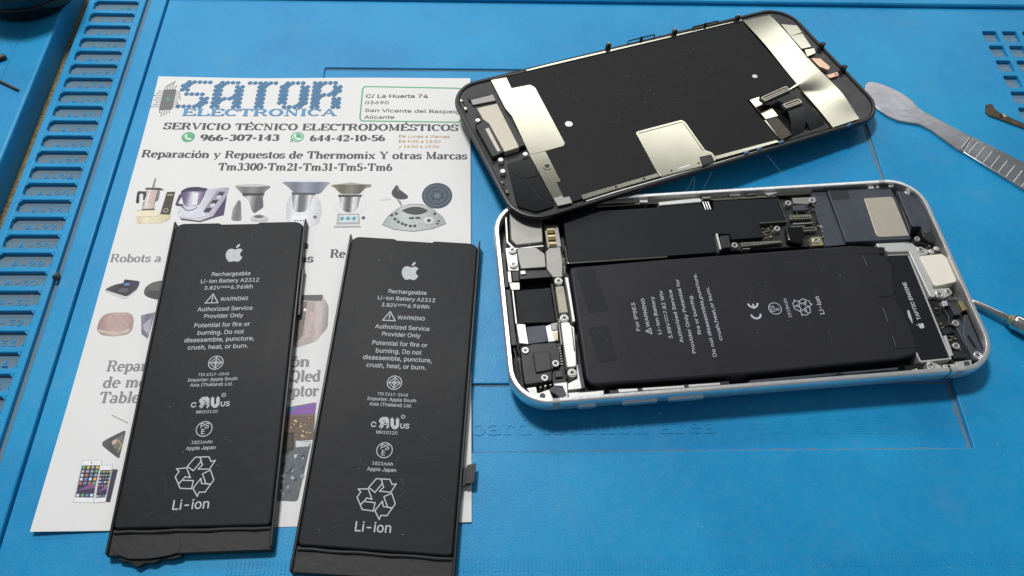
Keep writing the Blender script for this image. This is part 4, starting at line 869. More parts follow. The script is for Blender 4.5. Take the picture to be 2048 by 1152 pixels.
def scuffs(parent, seed, x0, y0, x1, y1, z, n):
    # handling marks: hair-thin scratches, smears and dust on a dark face
    r_ = random.Random(seed); P = Print(); P.z = z
    for i in range(n):
        x, y, t, L = r_.uniform(x0, x1), r_.uniform(y0, y1), r_.uniform(0, 6.3), r_.choice([.5, .8, 1.2, 2.5, 5])
        pts = [(x+math.cos(t+.15*j*r_.uniform(-1, 1))*L*j/3, y+math.sin(t)*L*j/3) for j in range(4)]; P.line(pts, r_.uniform(.03, .07), 'scuff')
    for i in range(n): P.poly(circ(r_.uniform(x0, x1), r_.uniform(y0, y1), r_.uniform(.04, .11), 6), r_.choice(['scuff', 'scuff', 'speck']))
    return tag(P.build('scuff_marks', parent), kind='stuff')
def battery(label, loc, rz, torn, tab):
    o = thing('phone_battery', label, 'battery', loc, (0, 0, rz), 'loose phone batteries')
    top = [(-19.3, -42.6), (19.3, -43.4), (19.5, 47.2), (17.6, 48.6), (6.0, 48.7), (5.4, 48.2), (-5.6, 48.3), (-6.2, 48.8), (-17.8, 48.9), (-19.4, 47.3)]
    MB().prism(rnd(top, 1.4, 4), .1, 3.2, 'battery_film', .55, 3).build('pouch', o, smooth=60)
    for sx in (-1, 1):
        e = MB(); e.prism([(sx*19.35, -48.4), (sx*20.1, -48.4), (sx*20.1, 49.6), (sx*19.75, 49.9), (sx*19.45, 47)], .05, 2.9, 'battery_edge', .15)
        e.build('side_fold', o)
    fl = MB().prism(rnd([(-20, -48.9), (20, -49.2), (19.9, -43.2), (-19.9, -42.4)], .4, 2), .15, 2.35, 'battery_tape', .3, 2).build('end_flap', o, smooth=60)
    MB().tube([(-19.0+3.8*i, -43.3-.06*i+.12*math.sin(i*1.9), 2.5+.1*math.sin(i*2.3)) for i in range(11)], .5, 'battery_tape', 8).build('fold_ridge', o, smooth=60)
    p = link('printed_text', BPM, o); scuffs(o, 40+torn, -18, -41, 18, 46, 3.206, 34)
    if torn:
        MB().prism(rnd([(-18.6, -46.5), (-2.4, -47.0), (-1.8, -49.7), (-4.4, -50.2), (-6.6, -50.0), (-8.3, -51.0), (-10.4, -50.7), (-12.2, -51.8), (-14, -50.5), (-17, -49.9)], .5, 2), .4, 1.7, 'battery_edge', .2, 2).build('torn_foam', o, smooth=60)
        MB().prism(rnd([(-18.8, -47.9), (-18.2, -45.3), (-16.2, -44.4), (-9, -44.3), (-2.6, -44.9), (-2.2, -48.3), (-4.0, -49.2), (-9.5, -49.9), (-14.5, -49.7)], 1.2, 4), 1.7, 2.46, 'battery_tape', .1, 2).build('torn_tape', o, smooth=60)
    if tab:
        q = MB(); q.prism([(19.8, -25.8), (22.2, -25.3), (22.4, -20.3), (19.9, -20.9)], 1.6, 2.0, 'battery_edge', .1); q.prism([(21.0, -25.3), (23.3, -24.9), (23.4, -19.7), (21.1, -20.3)], 2.0, 3.0, 'black_plastic', .15); q.build('connector_tab', o)
        for i in range(3): MB().box(21.4+i*.55, -24.6, 3.0, 21.7+i*.55, -20.6, 3.06, 'battery_edge', .01).build('pin_row', o)
    else:
        MB().prism([(20.0, 20), (20.8, 20), (20.9, 32), (20.0, 32)], .8, 1.8, 'battery_edge', .1).build('connector_flex', o)
        MB().prism([(20.1, 16.5), (20.9, 16.5), (21.0, 20.4), (20.1, 20.4)], .6, 1.7, 'board', .15).build('connector_tab', o)
    return o
battery('dark grey loose battery nearer the numbered slots, with torn tape at its lower end', (-80.112, 78.924, .2), .103, True, False)
battery('dark grey loose battery nearer the phone, with a black connector tab on its right side', (-30.246, 76.143, .2), .009, False, True)
# ------------------------------------------------------------------ opened phone
ZR = 7.2                                       # rim height above the phone's own base
phone = thing('opened_phone', 'opened silver phone without its screen, lying right of the flyer', 'phone', (65.182, 114.114, 8.3-ZR), (0, 0, .146))
def ring_of(w_, h_, r_, ins, z, n=10): return [(x, y, z) for x, y in rrect(w_-2*ins, h_-2*ins, max(r_-ins, .4), n)]
prof = [(5, 0), (2.6, .12), (1.1, .7), (.3, 1.7), (0, 2.9), (0, 4.8), (.06, 6.1), (.22, 6.85), (.5, 7.15), (.75, 7.2), (1.45, 7.2), (1.6, 7.05), (1.62, 6.6), (1.62, 1.6)]
H = MB(); H.loft([ring_of(138.4, 67.3, 11.2, i, z) for i, z in prof], 'aluminium', True, True, False)
H.flat(rrect(138.4-3.1, 67.3-3.1, 9.6, 8), 1.7, 'deep_black'); hou = H.build('housing', phone, smooth=40)
# antenna bands wrapped over the frame, fine seams
def bandat(x0, x1, sy, name, m, off=.03):
    B = MB(); rr = []
    for i, z in prof[2:13]: y = (33.65-i+off)*sy; rr.append([(x0, y, z+(off if z > 6.9 else 0)), (x1, y, z+(off if z > 6.9 else 0))])
    B.loft(rr, m, False); B.build(name, hou, smooth=40)
for x in (-57.9, 55.7): bandat(x, x+1.9, -1, 'antenna_band', 'antenna_band'); bandat(x, x+1.9, 1, 'antenna_band', 'antenna_band')
bandat(53.4, 53.75, -1, 'frame_seam', 'deep_black')
for x0, x1 in ((-51.0, -45.9), (-38.8, -28.9), (-26.0, -15.9)):
    pts = rrect(x1-x0, 2.0, .95, 5, (x0+x1)/2, 3.6)
    B = MB(); B.loft([[(x, -33.4, z) for x, z in pts], [(x, -34.0, z) for x, z in pts], [(x, -34.15, z) for x, z in inset(pts, .15)]], 'aluminium', True, False, True)
    B.build('side_button', phone, smooth=40)
MB().lathe(-58, 24, [(5.2, -2.15), (5.6, -1.9), (5.6, .4)], 'gloss_black', 32).build('camera_bump', phone, smooth=40)
def pp(name, key, dz, m, bev=.12, r=0, seg=1, z0=1.7, label=None, poly=None):
    q = D[key] if key else poly; q = ccw(q)
    o = pl(name, phone, q, z0, ZR+dz, m, bev, r, seg); return tag(o, label)
# screws: one mesh, shared
def cross(r_, w_):
    return [(r_, -w_), (r_, w_), (w_, w_), (w_, r_), (-w_, r_), (-w_, w_), (-r_, w_), (-r_, -w_), (-w_, -w_), (-w_, -r_), (w_, -r_), (w_, -w_)]
SC = MB(); SC.prism([circ(0, 0, .95, 18), cross(.5, .13)], -.7, 0, 'screw_steel', .12); SC.flat(circ(0, 0, .6, 12), -.22, 'deep_black'); SCM = SC.mesh('screw')
def screw(x, y, dz, parent=phone, sc=1.0, base=ZR):
    o = link('screw', SCM, parent, (x, y, base+dz), (0, 0, random.uniform(0, 1.5))); o.scale = (sc, sc, 1); return o
def wash(x, y, dz, r_=1.25, m='bright_steel'): return MB().prism(circ(x, y, r_, 20), 1.7, ZR+dz, m, .12).build('screw_boss', phone)
RG = MB(); RG.prism([circ(0, 0, .95, 20), circ(0, 0, .5, 14)], -2, 0, 'bright_steel', .15); RGM = RG.mesh('standoff')
# logic board and black shield sticker
pp('logic_board', 'p_pcb', -2.6, 'board')
sh = [(-47.2, 31), (-47.8, 10.7), (-18.0, 10.7), (-2.3, 10.9), (-1.8, 17.4), (3.2, 17.1), (3.2, 15.1), (13.4, 15.2), (13.3, 20.2), (21.8, 20.4), (21.4, 29.5), (.8, 29.8), (.2, 26.4), (-2.4, 26.6), (-3.2, 29.2), (-16.5, 28.7), (-38, 28.6), (-38.4, 31)]
pp('shield_sticker', None, -1.3, 'black_sticker', .1, poly=sh)
pp('shield_edge', None, -1.12, 'champagne_steel', .06, poly=rect(-47.9, 10.15, -17.8, 10.62)); pp('shield_edge', None, -1.15, 'champagne_steel', .06, poly=rect(-48.35, 10.2, -47.9, 16.5))
pp('shield_edge', None, -1.12, 'champagne_steel', .05, poly=rect(.9, 29.85, 21.3, 30.15)); pp('shield_edge', None, -1.12, 'champagne_steel', .05, poly=[(21.45, 29.6), (21.7, 29.6), (22.1, 20.4), (21.85, 20.4)])
pp('shield_edge', 'p_goldbar', -.95, 'champagne_steel', .06)
pp('contact_clip', 'p_vbar', -.7, 'bright_steel', .08)
# battery of the phone
bq = [(-47.8, 9.0), (-20, 9.6), (40.4, 10.2), (47.6, 9.0), (47.2, -27.0), (41.3, -28.2), (-2.5, -29.2), (-46.6, -29.0), (-48.0, -27)]
bt = MB().prism(rnd(bq, 1.6, 5), 1.8, ZR-1.0, 'battery_film_phone', .8, 4).build('battery', phone, smooth=60)
for q in ([(-46.0, 8.0), (-40.6, 7.6), (-38.4, -6.4), (-44.2, -7.0)], [(-45.2, -11.5), (-39.6, -11.2), (-38.4, -22.0), (-43.6, -22.6)]):
    MB().prism(rnd(q, .8), ZR-1.05, ZR-.96, 'battery_film', .03).build('clear_tape', bt)
pq = MB(); BT = Print(); BT.z = ZR-.985; m_ = 'grey_print'
for txt, x, (y0, y1) in (('For iPSE3', -30.5, (-13.6, -4.5)), ('WARNING', -27.5, (-12.6, -3.3)), ('Li-ion Battery', -24.6, (-15.1, -2.9)), ('3.88V      7.82 Whr', -21.7, (-16.7, -1.1)), ('Authorized Service', -18.9, (-18.2, -1.1)), ('Provider Only Potential for', -16.1, (-21.7, 2.3)), ('fire or burning.', -13.3, (-16.2, -3.2)), ('Do not disassemble,puncture.', -10.5, (-23.2, 3.8)), ('crush,heat,or burn.', -7.7, (-18.4, -1.0))):
    BT.put(sans(txt, bold=.007), m_, x, (y0+y1)/2, y1-y0, 1.95, rot=math.pi/2)
warn(BT, -28.1, -13.9, 1.9, .2, m_, math.pi/2)
BT.line([(-22.6, -11.4), (-22.6, -9.1)], .16, m_)
for i in range(3): BT.line([(-22.0, -11.4+i*.85), (-22.0, -10.8+i*.85)], .16, m_)
ring_arc(BT, 3.9, -11.0, 1.65, .55, 0, -180, m_); ring_arc(BT, 3.9, -7.4, 1.65, .55, 0, -180, m_); BT.line([(3.9, -9.0), (3.9, -7.8)], .5, m_)
BT.ring(10.0, -9.6, 1.95, .2, m_); BT.put(sans('PS'), m_, 9.8, -9.6, 2.0, rot=math.pi/2); BT.put(sans('E'), m_, 11.2, -9.8, .85, rot=math.pi/2)
BT.put(sans('2018mAh'), m_, 14.2, -9.7, 6.2, rot=math.pi/2); recycle(BT, 18.3, -9.6, 2.6, .2, m_, math.pi/2); BT.put(sans('Li-ion', bold=.012), m_, 24.0, -9.6, 5.8, 2.6, rot=math.pi/2)
BT.build('printed_text', bt); scuffs(bt, 51, -44, -26, 38, 7, ZR-.99, 30)
for key in ('p_flap1', 'p_flap2'): pl('pull_tape', bt, ccw(D[key]), ZR-1.3, ZR-.84, 'battery_film_phone', .12, .5, 2)
pl('pull_tape', bt, [(39.6, 9.9), (49.6, 8.6), (49.0, 6.4), (40.2, 6.8)], ZR-1.3, ZR-.9, 'battery_film_phone', .12, .4)
for p0, p1 in (((41.6, 5.8), (41.9, 2.6)), ((41.7, -12.0), (41.6, -16.5)), ((41.3, -20.8), (41.2, -24.4))): MB().tube([(*p0, ZR-.84), (*p1, ZR-.84)], .1, 'grey_plastic', 6).build('tape_crease', bt)
# vibration engine
tp = pp('vibration_engine', None, -1.45, 'black_sticker', .15, poly=[(46.5, 5.7), (56.0, 5.5), (55.7, -28.6), (47.2, -28.9)])
for q in ([(56.05, 5.3), (56.5, 5.3), (56.2, -28.8), (55.75, -28.8)], [(47.2, -29.5), (56.2, -29.2), (56.2, -28.75), (47.2, -28.95)], [(46.7, -29.3), (47.2, -29.3), (46.9, -24.6), (46.4, -24.6)], [(50, 5.75), (56.3, 5.55), (56.3, 5.9), (50, 6.1)]):
    MB().prism(q, 1.7, ZR-1.35, 'bright_steel', .08).build('steel_edge', tp)
BT = Print(); BT.z = ZR-1.43; BT.put(sans('TAPTIC ENGINE', bold=.02), 'white_print', 52.0, -10.0, 12.6, 2.1, rot=math.pi/2); fruit(BT, 51.3, -18.2, 1.75, 'white_print', math.pi/2); BT.build('printed_text', tp)
MB().prism([(48.9, -13.2), (49.6, -13.0), (49.4, -16.2), (48.9, -17.6), (48.6, -15.2)], ZR-1.5, ZR-1.3, 'bright_steel', .05).build('glint_sliver', tp)  # bright sliver drawn in place of a white glint on the cover
# camera corner
pp('camera_can', None, -.9, 'steel', .35, .6, 2, poly=[(-63.8, 30.5), (-53.7, 30), (-54.5, 18.1), (-62.8, 17.6), (-64.3, 19.7)])
pp('camera_bezel', None, -1.3, 'bright_steel', .1, poly=[(-65.2, 29), (-64.6, 29), (-65.0, 19.5), (-63.2, 17.0), (-54.5, 17.4), (-54.5, 16.9), (-63.6, 16.5), (-65.6, 19.2)])
pp('connector_cover', 'p_plate1', -1.0, 'steel', .18, .35, 2); pp('connector_cover', 'p_plate2', -1.15, 'steel', .18, .35, 2)
pp('grounding_strip', 'p_strip', -1.7, 'steel', .1)
for i, (x, y) in enumerate(D['p_clips']): MB().tube([(x-1.1, y, ZR-1.25), (x+1.1, y-.05, ZR-1.2)], .95, 'gold', 10).build('contact_spring', phone, smooth=40)
pp('bracket_plate', None, -1.6, 'bright_steel', .1, poly=[(-66.1, 17.4), (-62.8, 17.2), (-62.8, 9.2), (-65.9, 9.4)])
pp('bracket_plate', None, -1.7, 'bright_steel', .1, poly=[(-66.2, 9.2), (-65.2, 9.2), (-65.2, 5.5), (-66.2, 5.5)])
pp('flex_block', None, -1.5, 'black_plastic', .12, poly=[(-64.9, 9.0), (-62.9, 9.0), (-63.0, 5.6), (-65.0, 5.6)]); pp('flex_cable', None, -1.8, 'deep_black', .1, poly=[(-62.8, 9.2), (-54.6, 9.0), (-53.2, 6.4), (-62.8, 6.3)])
pp('small_connector', None, -1.3, 'bright_steel', .1, poly=rect(-62.4, 7.7, -60.9, 8.9))
for x, y in D['p_screwsA']: wash(x, y, -1.0); screw(x, y, -.75)
# speaker chip and flexes of the left side
pp('processor_chip', 'p_chip', -1.6, 'black_sticker', .15, .3); pp('grounding_tab', 'p_tab', -1.2, 'bright_steel', .1, .3)
for i in range(3):
    for j in range(3): MB().box(-65.2+i*.6, 2.9+j*.5, ZR-1.25, -64.75+i*.6, 3.25+j*.5, ZR-1.15, 'gold', .02).build('contact_pad', phone)
pp('grounding_strip', None, -1.35, 'bright_steel', .08, poly=[(-65.5, 2.5), (-65.05, 2.5), (-65.0, -8.4), (-65.5, -8.4)])
pp('side_rail', None, -1.5, 'black_plastic', .1, poly=[(-67.3, 3), (-66.0, 3), (-65.8, -15), (-67.3, -15)]); pp('side_rail', None, -1.9, 'black_plastic', .1, poly=[(-67.4, 16), (-66.4, 16), (-66.3, 4), (-67.4, 4)])
pp('chip_edge', None, -1.5, 'black_plastic', .1, poly=[(-53.9, 4), (-53.3, 4), (-53.2, -8.6), (-53.85, -8.6)])
pp('steel_bracket', 'p_silvL', -1.7, 'bright_steel', .12); pp('steel_bracket', 'p_silvR', -1.7, 'bright_steel', .12); pp('flex_cable', 'p_flex', -1.6, 'grey_plastic', .15)
pp('clear_seal', None, -1.4, 'antenna_band', .3, .6, 2, poly=[(-55.6, -9.0), (-53.7, -8.8), (-53.8, -11.4), (-55.6, -11.4)]); pp('gold_fingers', None, -1.5, 'gold', .1, poly=[(-55.2, -11.8), (-54.2, -11.8), (-54.2, -14.4), (-55.0, -14.4)])
pp('earpiece_bracket', 'p_brk', -1.2, 'black_plastic', .25, .8, 2); pp('bracket_cover', 'p_brkcover', -.65, 'black_plastic', .25, .6, 2)
pp('label_strip', 'p_label', -1.0, 'tan_label', .08)
P_ = Print(); P_.z = ZR-.995
for i in range(5): P_.line([(-52.3, 1.7-i*.35), (-50.8, 1.7-i*.35)], .1, 'ink_grey')
P_.poly(circ(-52.1, -5.4, .16, 8), 'ink_dark'); P_.build('label_print', phone)
pp('flex_guard', 'p_bar', -.95, 'bright_steel', .2, .35, 2); pp('guard_slot', None, -.92, 'deep_black', .05, poly=[(-49.9, -11.0), (-49.55, -11.0), (-49.8, -18.5), (-50.15, -18.5)])
pp('guard_wall', None, -1.2, 'steel', .12, poly=[(-53.4, -9), (-53.0, -9), (-53.0, -15.6), (-53.5, -16.4)])
pp('cavity_wall', None, -1.3, 'bright_steel', .15, poly=[(-49.6, 5.8), (-48.5, 5.6), (-48.4, -9.0), (-49.3, -9.2), (-49.4, 2)]); pp('cavity_wall', 'p_vert', -1.5, 'bright_steel', .12)
pp('foam_strip', None, -1.35, 'grey_plastic', .1, poly=[(-49.7, -22.2), (-48.7, -22.2), (-48.5, -29.4), (-49.5, -29.4)])
pp('sub_board', None, -2.2, 'board', .1, poly=[(-57, -15), (-53.4, -15), (-53.3, -27.6), (-57, -27.4)])
pp('sensor', None, -1.4, 'grey_plastic', .12, poly=[(-56.2, -24.1), (-54.1, -23.9), (-54.1, -25.5), (-56.2, -25.6)])
for i in range(7): MB().box(-54.3, -17-i*.8, ZR-2.1, -53.5, -16.6-i*.8, ZR-1.8, 'steel', .04).build('board_part', phone)
pp('corner_plate', None, -.5, 'bright_steel', .15, .5, poly=[(-64.6, -28.4), (-61.8, -28.2), (-61.7, -30.2), (-58.4, -29.2), (-57.8, -31.6), (-57.2, -32.2), (-60.6, -32.2), (-62.8, -31.2)])
pp('corner_foam', None, -.7, 'grey_plastic', .12, poly=[(-59.0, -29.4), (-56.9, -28.3), (-54.4, -29.0), (-53.8, -31.4), (-55.6, -31.9), (-57.0, -30.6)])
pp('corner_plate', None, -.8, 'bright_steel', .15, poly=[(-57.0, -27.6), (-53.2, -27.4), (-53.6, -31.8), (-55.0, -31.8), (-54.6, -28.6), (-56.8, -28.3)])
MB().prism(circ(-60.4, -31.0, .8, 18), ZR-.6, ZR-.46, 'grey_plastic', .04).build('round_pad', phone)
for x, y in D['p_screwsB']:
    if y > -29 and x > -53: wash(x, y, -1.0, 1.3)
    screw(x, y, -.72 if y > -29 else -.4, sc=1.05)
# lower edge: key flex, springs, clips
pp('key_flex', None, -.9, 'bright_steel', .15, poly=D['p_bars']); pp('key_flex_bar', None, -.8, 'deep_black', .05, poly=rect(-50.4, -30.75, -45.6, -30.45))
for i in range(4): pp('key_spring', 'p_bar%d' % i, -1.1, 'bright_steel', .12)
pp('key_seat', None, -1.8, 'black_plastic', .1, poly=rect(-42, -32.3, -8.5, -30.4))
for x, y in D['p_dots']: MB().lathe(x, y, [(.55, 1.7), (.55, ZR-1.1), (.35, ZR-.85)], 'bright_steel', 12).build('rivet', phone, smooth=40)
for i in range(24): MB().box(-40+i*1.35, -32.25, ZR-1.75, -39.3+i*1.35, -31.8, ZR-1.5, 'steel', .05).build('board_part', phone)
pp('lower_rail', 'p_rail', -.9, 'grey_plastic', .12)
pp('gasket', None, -1.4, 'bright_steel', .1, poly=[(-8, -32.2), (22, -32.2), (22, -31.8), (-8, -31.7)]); pp('gasket', None, -1.7, 'black_plastic', .1, poly=[(22, -32.2), (46, -32.2), (46, -31.2), (22, -31.4)])
for i in range(6): pp('edge_clip', 'p_rb%d' % i, -1.1 if i < 4 else -1.0, 'bright_steel', .12)
for q in ([(8.2, -32.2), (9.0, -32.2), (9.0, -31.6), (8.2, -31.5)], [(16.8, -32.3), (20.0, -31.0), (19.6, -30.4), (16.0, -31.6)], [(30.5, -32.2), (36.5, -32.2), (36.5, -31.7), (30.5, -31.6)], [(41.4, -30.4), (46.5, -29.6), (46.6, -31), (41.6, -31.6)]): pp('black_tape', None, -.95, 'deep_black', .1, poly=q)
MB().tube([(20.4, -31.6, ZR-.9), (22.0, -31.0, ZR-.8), (23.4, -31.5, ZR-.8), (24.6, -31.9, ZR-.9), (26, -31.7, ZR-.9)], .25, 'deep_black', 8).build('bent_wire', phone, smooth=40)
wash(*D['p_scr2'][0], -1.0, 1.2); screw(*D['p_scr2'][0], -.75)
MB().prism(circ(54.2, -31.4, .45, 12), ZR-1.1, ZR-.95, 'deep_black', .03).build('hole', phone)
pp('end_pad', None, -.45, 'grey_plastic', .05, .4, poly=[(58.6, -30.6), (60.2, -30.5), (60.1, -31.8), (58.5, -31.9)]); pp('end_plate', None, -.7, 'bright_steel', .12, poly=[(56.4, -30.4), (61.2, -30.1), (60.6, -32.0), (56.2, -32.1)])
# upper edge: antenna and clips seen on the far inner wall
pp('far_bar', None, -1.0, 'bright_steel', .2, .4, 2, poly=[(-16.6, 30.5), (-3.5, 31.2), (-2.7, 30.4), (-3.1, 29.5), (-16.7, 29.1)])
for i in range(1, 6): pp('far_clip', 'p_far%d' % i, -1.1, 'bright_steel' if i % 2 else 'steel', .12)
pp('far_rail', None, -1.9, 'champagne_steel', .1, poly=[(-36, 32.1), (34, 32.2), (34, 30.9), (-36, 30.6)]); pp('far_seal', None, -.35, 'black_plastic', .05, poly=[(-14, 32.55), (-4, 32.6), (-4, 32.2), (-14, 32.2)]); pp('far_seal', None, -.35, 'black_plastic', .05, poly=[(5.5, 32.6), (13, 32.6), (13, 32.2), (5.5, 32.2)])
for x in (-.6, .2, 1.0): MB().tube([(x-2.0, 29.6, ZR-1.2), (x-1.9, 28.0, ZR-1.0), (x-1.7, 26.6, ZR-1.3)], .22, 'bright_steel', 8).build('spring_finger', phone, smooth=40)
# connectors by the board
for x, y in D['p_ring']: link('standoff', RGM, phone, (x, y, ZR-.95))
def connector(key, dz, m='steel'):
    q = ccw(D[key]); pp('board_connector', key, dz, m, .1)
    pl('connector_socket', phone, inset(q, .3), ZR+dz, ZR+dz+.03, 'board', .01)
for kx in ('p_c1', 'p_c2', 'p_c3'): connector(kx, -1.2)
for q in (rect(23.9, 19.2, 30.2, 19.7), rect(5.9, 11.4, 8.2, 11.7), rect(23.0, 18.3, 27.5, 18.6)): pp('board_bar', None, -1.4, 'steel', .05, poly=q)
pp('foam_block', 'p_foam1', -.6, 'black_plastic', .25, .5, 2); pp('foam_block', 'p_foam2', -1.2, 'grey_plastic', .25, .6, 2); pp('folded_flex', 'p_lens', -.6, 'gloss_black', .5, .8, 3)
pp('board_shield', 'p_silv4', -1.5, 'steel', .15); pp('screw_base', 'p_scrbase', -1.4, 'gold', .12)
for x, y in D['p_scr3']: screw(x, y, -1.0, sc=1.1)
rr = random.Random(11)
for i in range(26):
    x, y = (rr.uniform(14, 17.2), rr.uniform(15.4, 19.6)) if i < 14 else (rr.uniform(22.4, 30.8), rr.uniform(19.6, 26.2))
    MB().box(x-.24, y-.16, ZR-2.6, x+.24, y+.16, ZR-1.9, 'gold' if i % 3 else 'steel', .06).build('board_part', phone)
# loudspeaker and lower assemblies
pp('speaker_flex', None, -1.9, 'grey_plastic', .1, poly=[(33.2, 31.4), (38.3, 31.2), (38.4, 11.0), (31.8, 10.8)]); pp('loudspeaker', None, -1.2, 'grey_plastic', .25, .5, 2, poly=[(38.6, 31.4), (59.4, 30.6), (60.2, 25.3), (59.2, 11.0), (38.4, 11.4)])
pp('speaker_plate', 'p_spkplate', -.95, 'speaker_steel', .15, .5, 2); pp('speaker_ridge', 'p_spkridge', -.75, 'black_plastic', .3, .3, 2); pp('speaker_end', 'p_spkR', -1.1, 'grey_plastic', .25, .8, 2)
pp('speaker_tape', None, -1.15, 'black_plastic', .03, poly=rect(39.0, 27.4, 45.0, 31.0)); pp('speaker_port', None, -1.25, 'black_plastic', .2, 1.0, 2, poly=[(63.6, 15), (66.6, 14.4), (66.9, 10.0), (64.6, 9.0), (63.2, 11.5)])
for q in (rect(52.2, 30.6, 54.0, 32.0), rect(54.9, 30.8, 55.7, 31.8), rect(59.0, 30.9, 60.6, 31.8)): pp('antenna_clip', None, -.9, 'bright_steel', .12, poly=q)
pp('antenna_block', None, -1.0, 'deep_black', .15, poly=rect(55.9, 30.4, 58.8, 32.0))
for i, (x, y) in enumerate(D['p_spkpost']):
    if i in (0, 4, 5): MB().lathe(x, y, [(.9, 1.7), (.9, ZR-1.2), (.6, ZR-.95)], 'bright_steel', 14).build('rivet', phone, smooth=40)
pp('long_bracket', 'p_lbr_all', -1.2, 'bright_steel', .18, .5, 2)
for i in (1, 2, 3): x, y = D['p_spkpost'][i]; screw(x, y, -.9, sc=1.1 if i > 1 else .9)
pp('modem_tape', 'p_cream', -.8, 'cream_plastic', .25, 1.0, 3); pp('screw_plate', 'p_scrplate', -1.2, 'bright_steel', .12, .4)
pp('charge_board', None, -2.6, 'board', .1, poly=[(56.8, -10), (66.5, -10), (66.6, -30), (56.4, -30)])
pp('speaker_arm', 'p_arm', -.95, 'grey_plastic', .25, .5, 2); pp('speaker_arm', 'p_arm2', -1.4, 'grey_plastic', .25, .5, 2); pp('arm_slot', None, -.92, 'deep_black', .02, poly=[(63.0, -22.6), (63.8, -22.6), (64.4, -26.6), (63.6, -26.8)])
pp('gold_contact', 'p_gold', -1.0, 'gold', .15); pp('port_connector', 'p_conn', -1.0, 'grey_plastic', .2); pp('white_block', 'p_white', -1.1, 'bright_steel', .12)
for i, (x, y) in enumerate(D['p_armscr']): screw(x, y, -.85 if i < 2 else -.95, sc=(1.05, 1.3, 1.25, 1.0, 1.1)[i])
for i in range(22):
    x, y = rr.uniform(57.2, 60.8), rr.uniform(-28.5, -11.5); MB().box(x-.3, y-.2, ZR-2.6, x+.35, y+.25, ZR-rr.uniform(1.6, 2.2), rr.choice(['steel', 'grey_plastic', 'board', 'gold']), .06).build('board_part', phone)
pp('edge_tube', None, -1.3, 'deep_black', .2, poly=[(66.6, -12), (67.6, -12), (67.4, -27), (66.4, -28.6)])
for q in ([(57.0, -19.6), (60.3, -19.2), (60.6, -21.0), (57.4, -21.6)], [(57.2, -26.6), (60.8, -27), (61, -29), (57.2, -29)]): pp('black_foam', None, -1.5, 'black_plastic', .2, poly=q)
pp('edge_contact', None, -1.25, 'bright_steel', .1, poly=[(56.5, -22.0), (57.5, -21.8), (57.0, -28.2), (56.2, -28.2)])

for i in range(9): MB().box(24.4+i*.66, 21.55, ZR-1.19, 24.75+i*.66, 22.2, ZR-1.1, 'gold', .03).build('connector_pin', phone)
for i in range(16): MB().box(6.6+i*.7, 12.9, ZR-1.19, 6.95+i*.7, 13.2, ZR-1.08, 'gold', .02).build('connector_pin', phone)
for i in range(30):
    x, y = (rr.uniform(-53.2, -49.6), rr.uniform(-8.8, -6.4)) if i < 4 else ((rr.uniform(-66.6, -54), rr.uniform(-29, -27.6)) if i < 10 else ((rr.uniform(60.6, 66.4), rr.uniform(4.6, 8.6)) if i < 20 else (rr.uniform(31.6, 33.0), rr.uniform(12, 27))))
    MB().box(x-.3, y-.2, 1.7, x+.3, y+.2, ZR-rr.uniform(1.4, 2.0), rr.choice(['steel', 'gold', 'bright_steel', 'black_plastic']), .06).build('board_part', phone)
for q in ([(-47.4, 30.6), (-44, 30.4), (-30, 31.2), (-24, 31.0)], [(56.2, 9.6), (60.4, 9.8), (63.0, 9.0), (64.6, 6.6), (66.6, 5.6)], [(57.2, -11.4), (59.8, -13.0), (60.6, -16.0), (59.6, -18.6)], [(-66.6, -16), (-66.3, -20), (-66.6, -25), (-64.8, -28.6)]):
    MB().tube([(x, y, ZR-1.5+.15*math.sin(i*2)) for i, (x, y) in enumerate(q)], .3, 'black_plastic', 8).build('coax_cable', phone, smooth=60)
# ------------------------------------------------------------------ display assembly
ZD = 1.35
DR = Euler((-.0602, .0376, .4399), 'XYZ'); dc = Vector((49.741, 185.33, 6.166))-DR.to_matrix() @ Vector((0, 0, ZD))
disp = thing('display_assembly', 'removed phone screen lying face down, propped on the upper left corner of the opened phone', 'screen', dc, DR)
DMW = Matrix.Translation(dc) @ DR.to_matrix().to_4x4()
dprof = [(4, 0), (1.2, .02), (.35, .3), (0, .9), (0, 1.5), (.25, 2.0), (.8, 2.15), (1.25, 2.0), (1.5, 1.5)]
F_ = MB(); F_.loft([ring_of(138.7, 64.2, 10.8, i, z) for i, z in dprof], 'display_frame', True, True, False); F_.flat(rrect(138.7-3, 64.2-3, 9.3, 8), 1.5, 'display_frame'); F_.build('frame', disp, smooth=40)
def dp(name, key, z, m, bev=.1, r=0, seg=1, z0=1.4, poly=None):
    return pl(name, disp, ccw(D[key] if key else poly), z0, z, m, bev, r, seg)
ZT = ZD+1.0
dp('back_shield', None, ZT-.15, 'display_shield', .12, .5, poly=[(-52, -29.4), (26.0, -30.0), (26.1, -9.2), (47.4, -8.4), (47.8, 28.8), (-50, 30.0)])
dp('metal_plate', None, ZT, 'champagne_steel', .1, .35, 2, poly=[(-53.7, 30.1), (-48.0, 29.6), (-48.4, 23.9), (-41.7, 23.4), (-40.6, 21.5), (-42.0, -6.2), (-42.9, -7.2), (-49.5, -7.2), (-54.9, -6.9), (-53.6, 11.4), (-54.3, 15.3)])
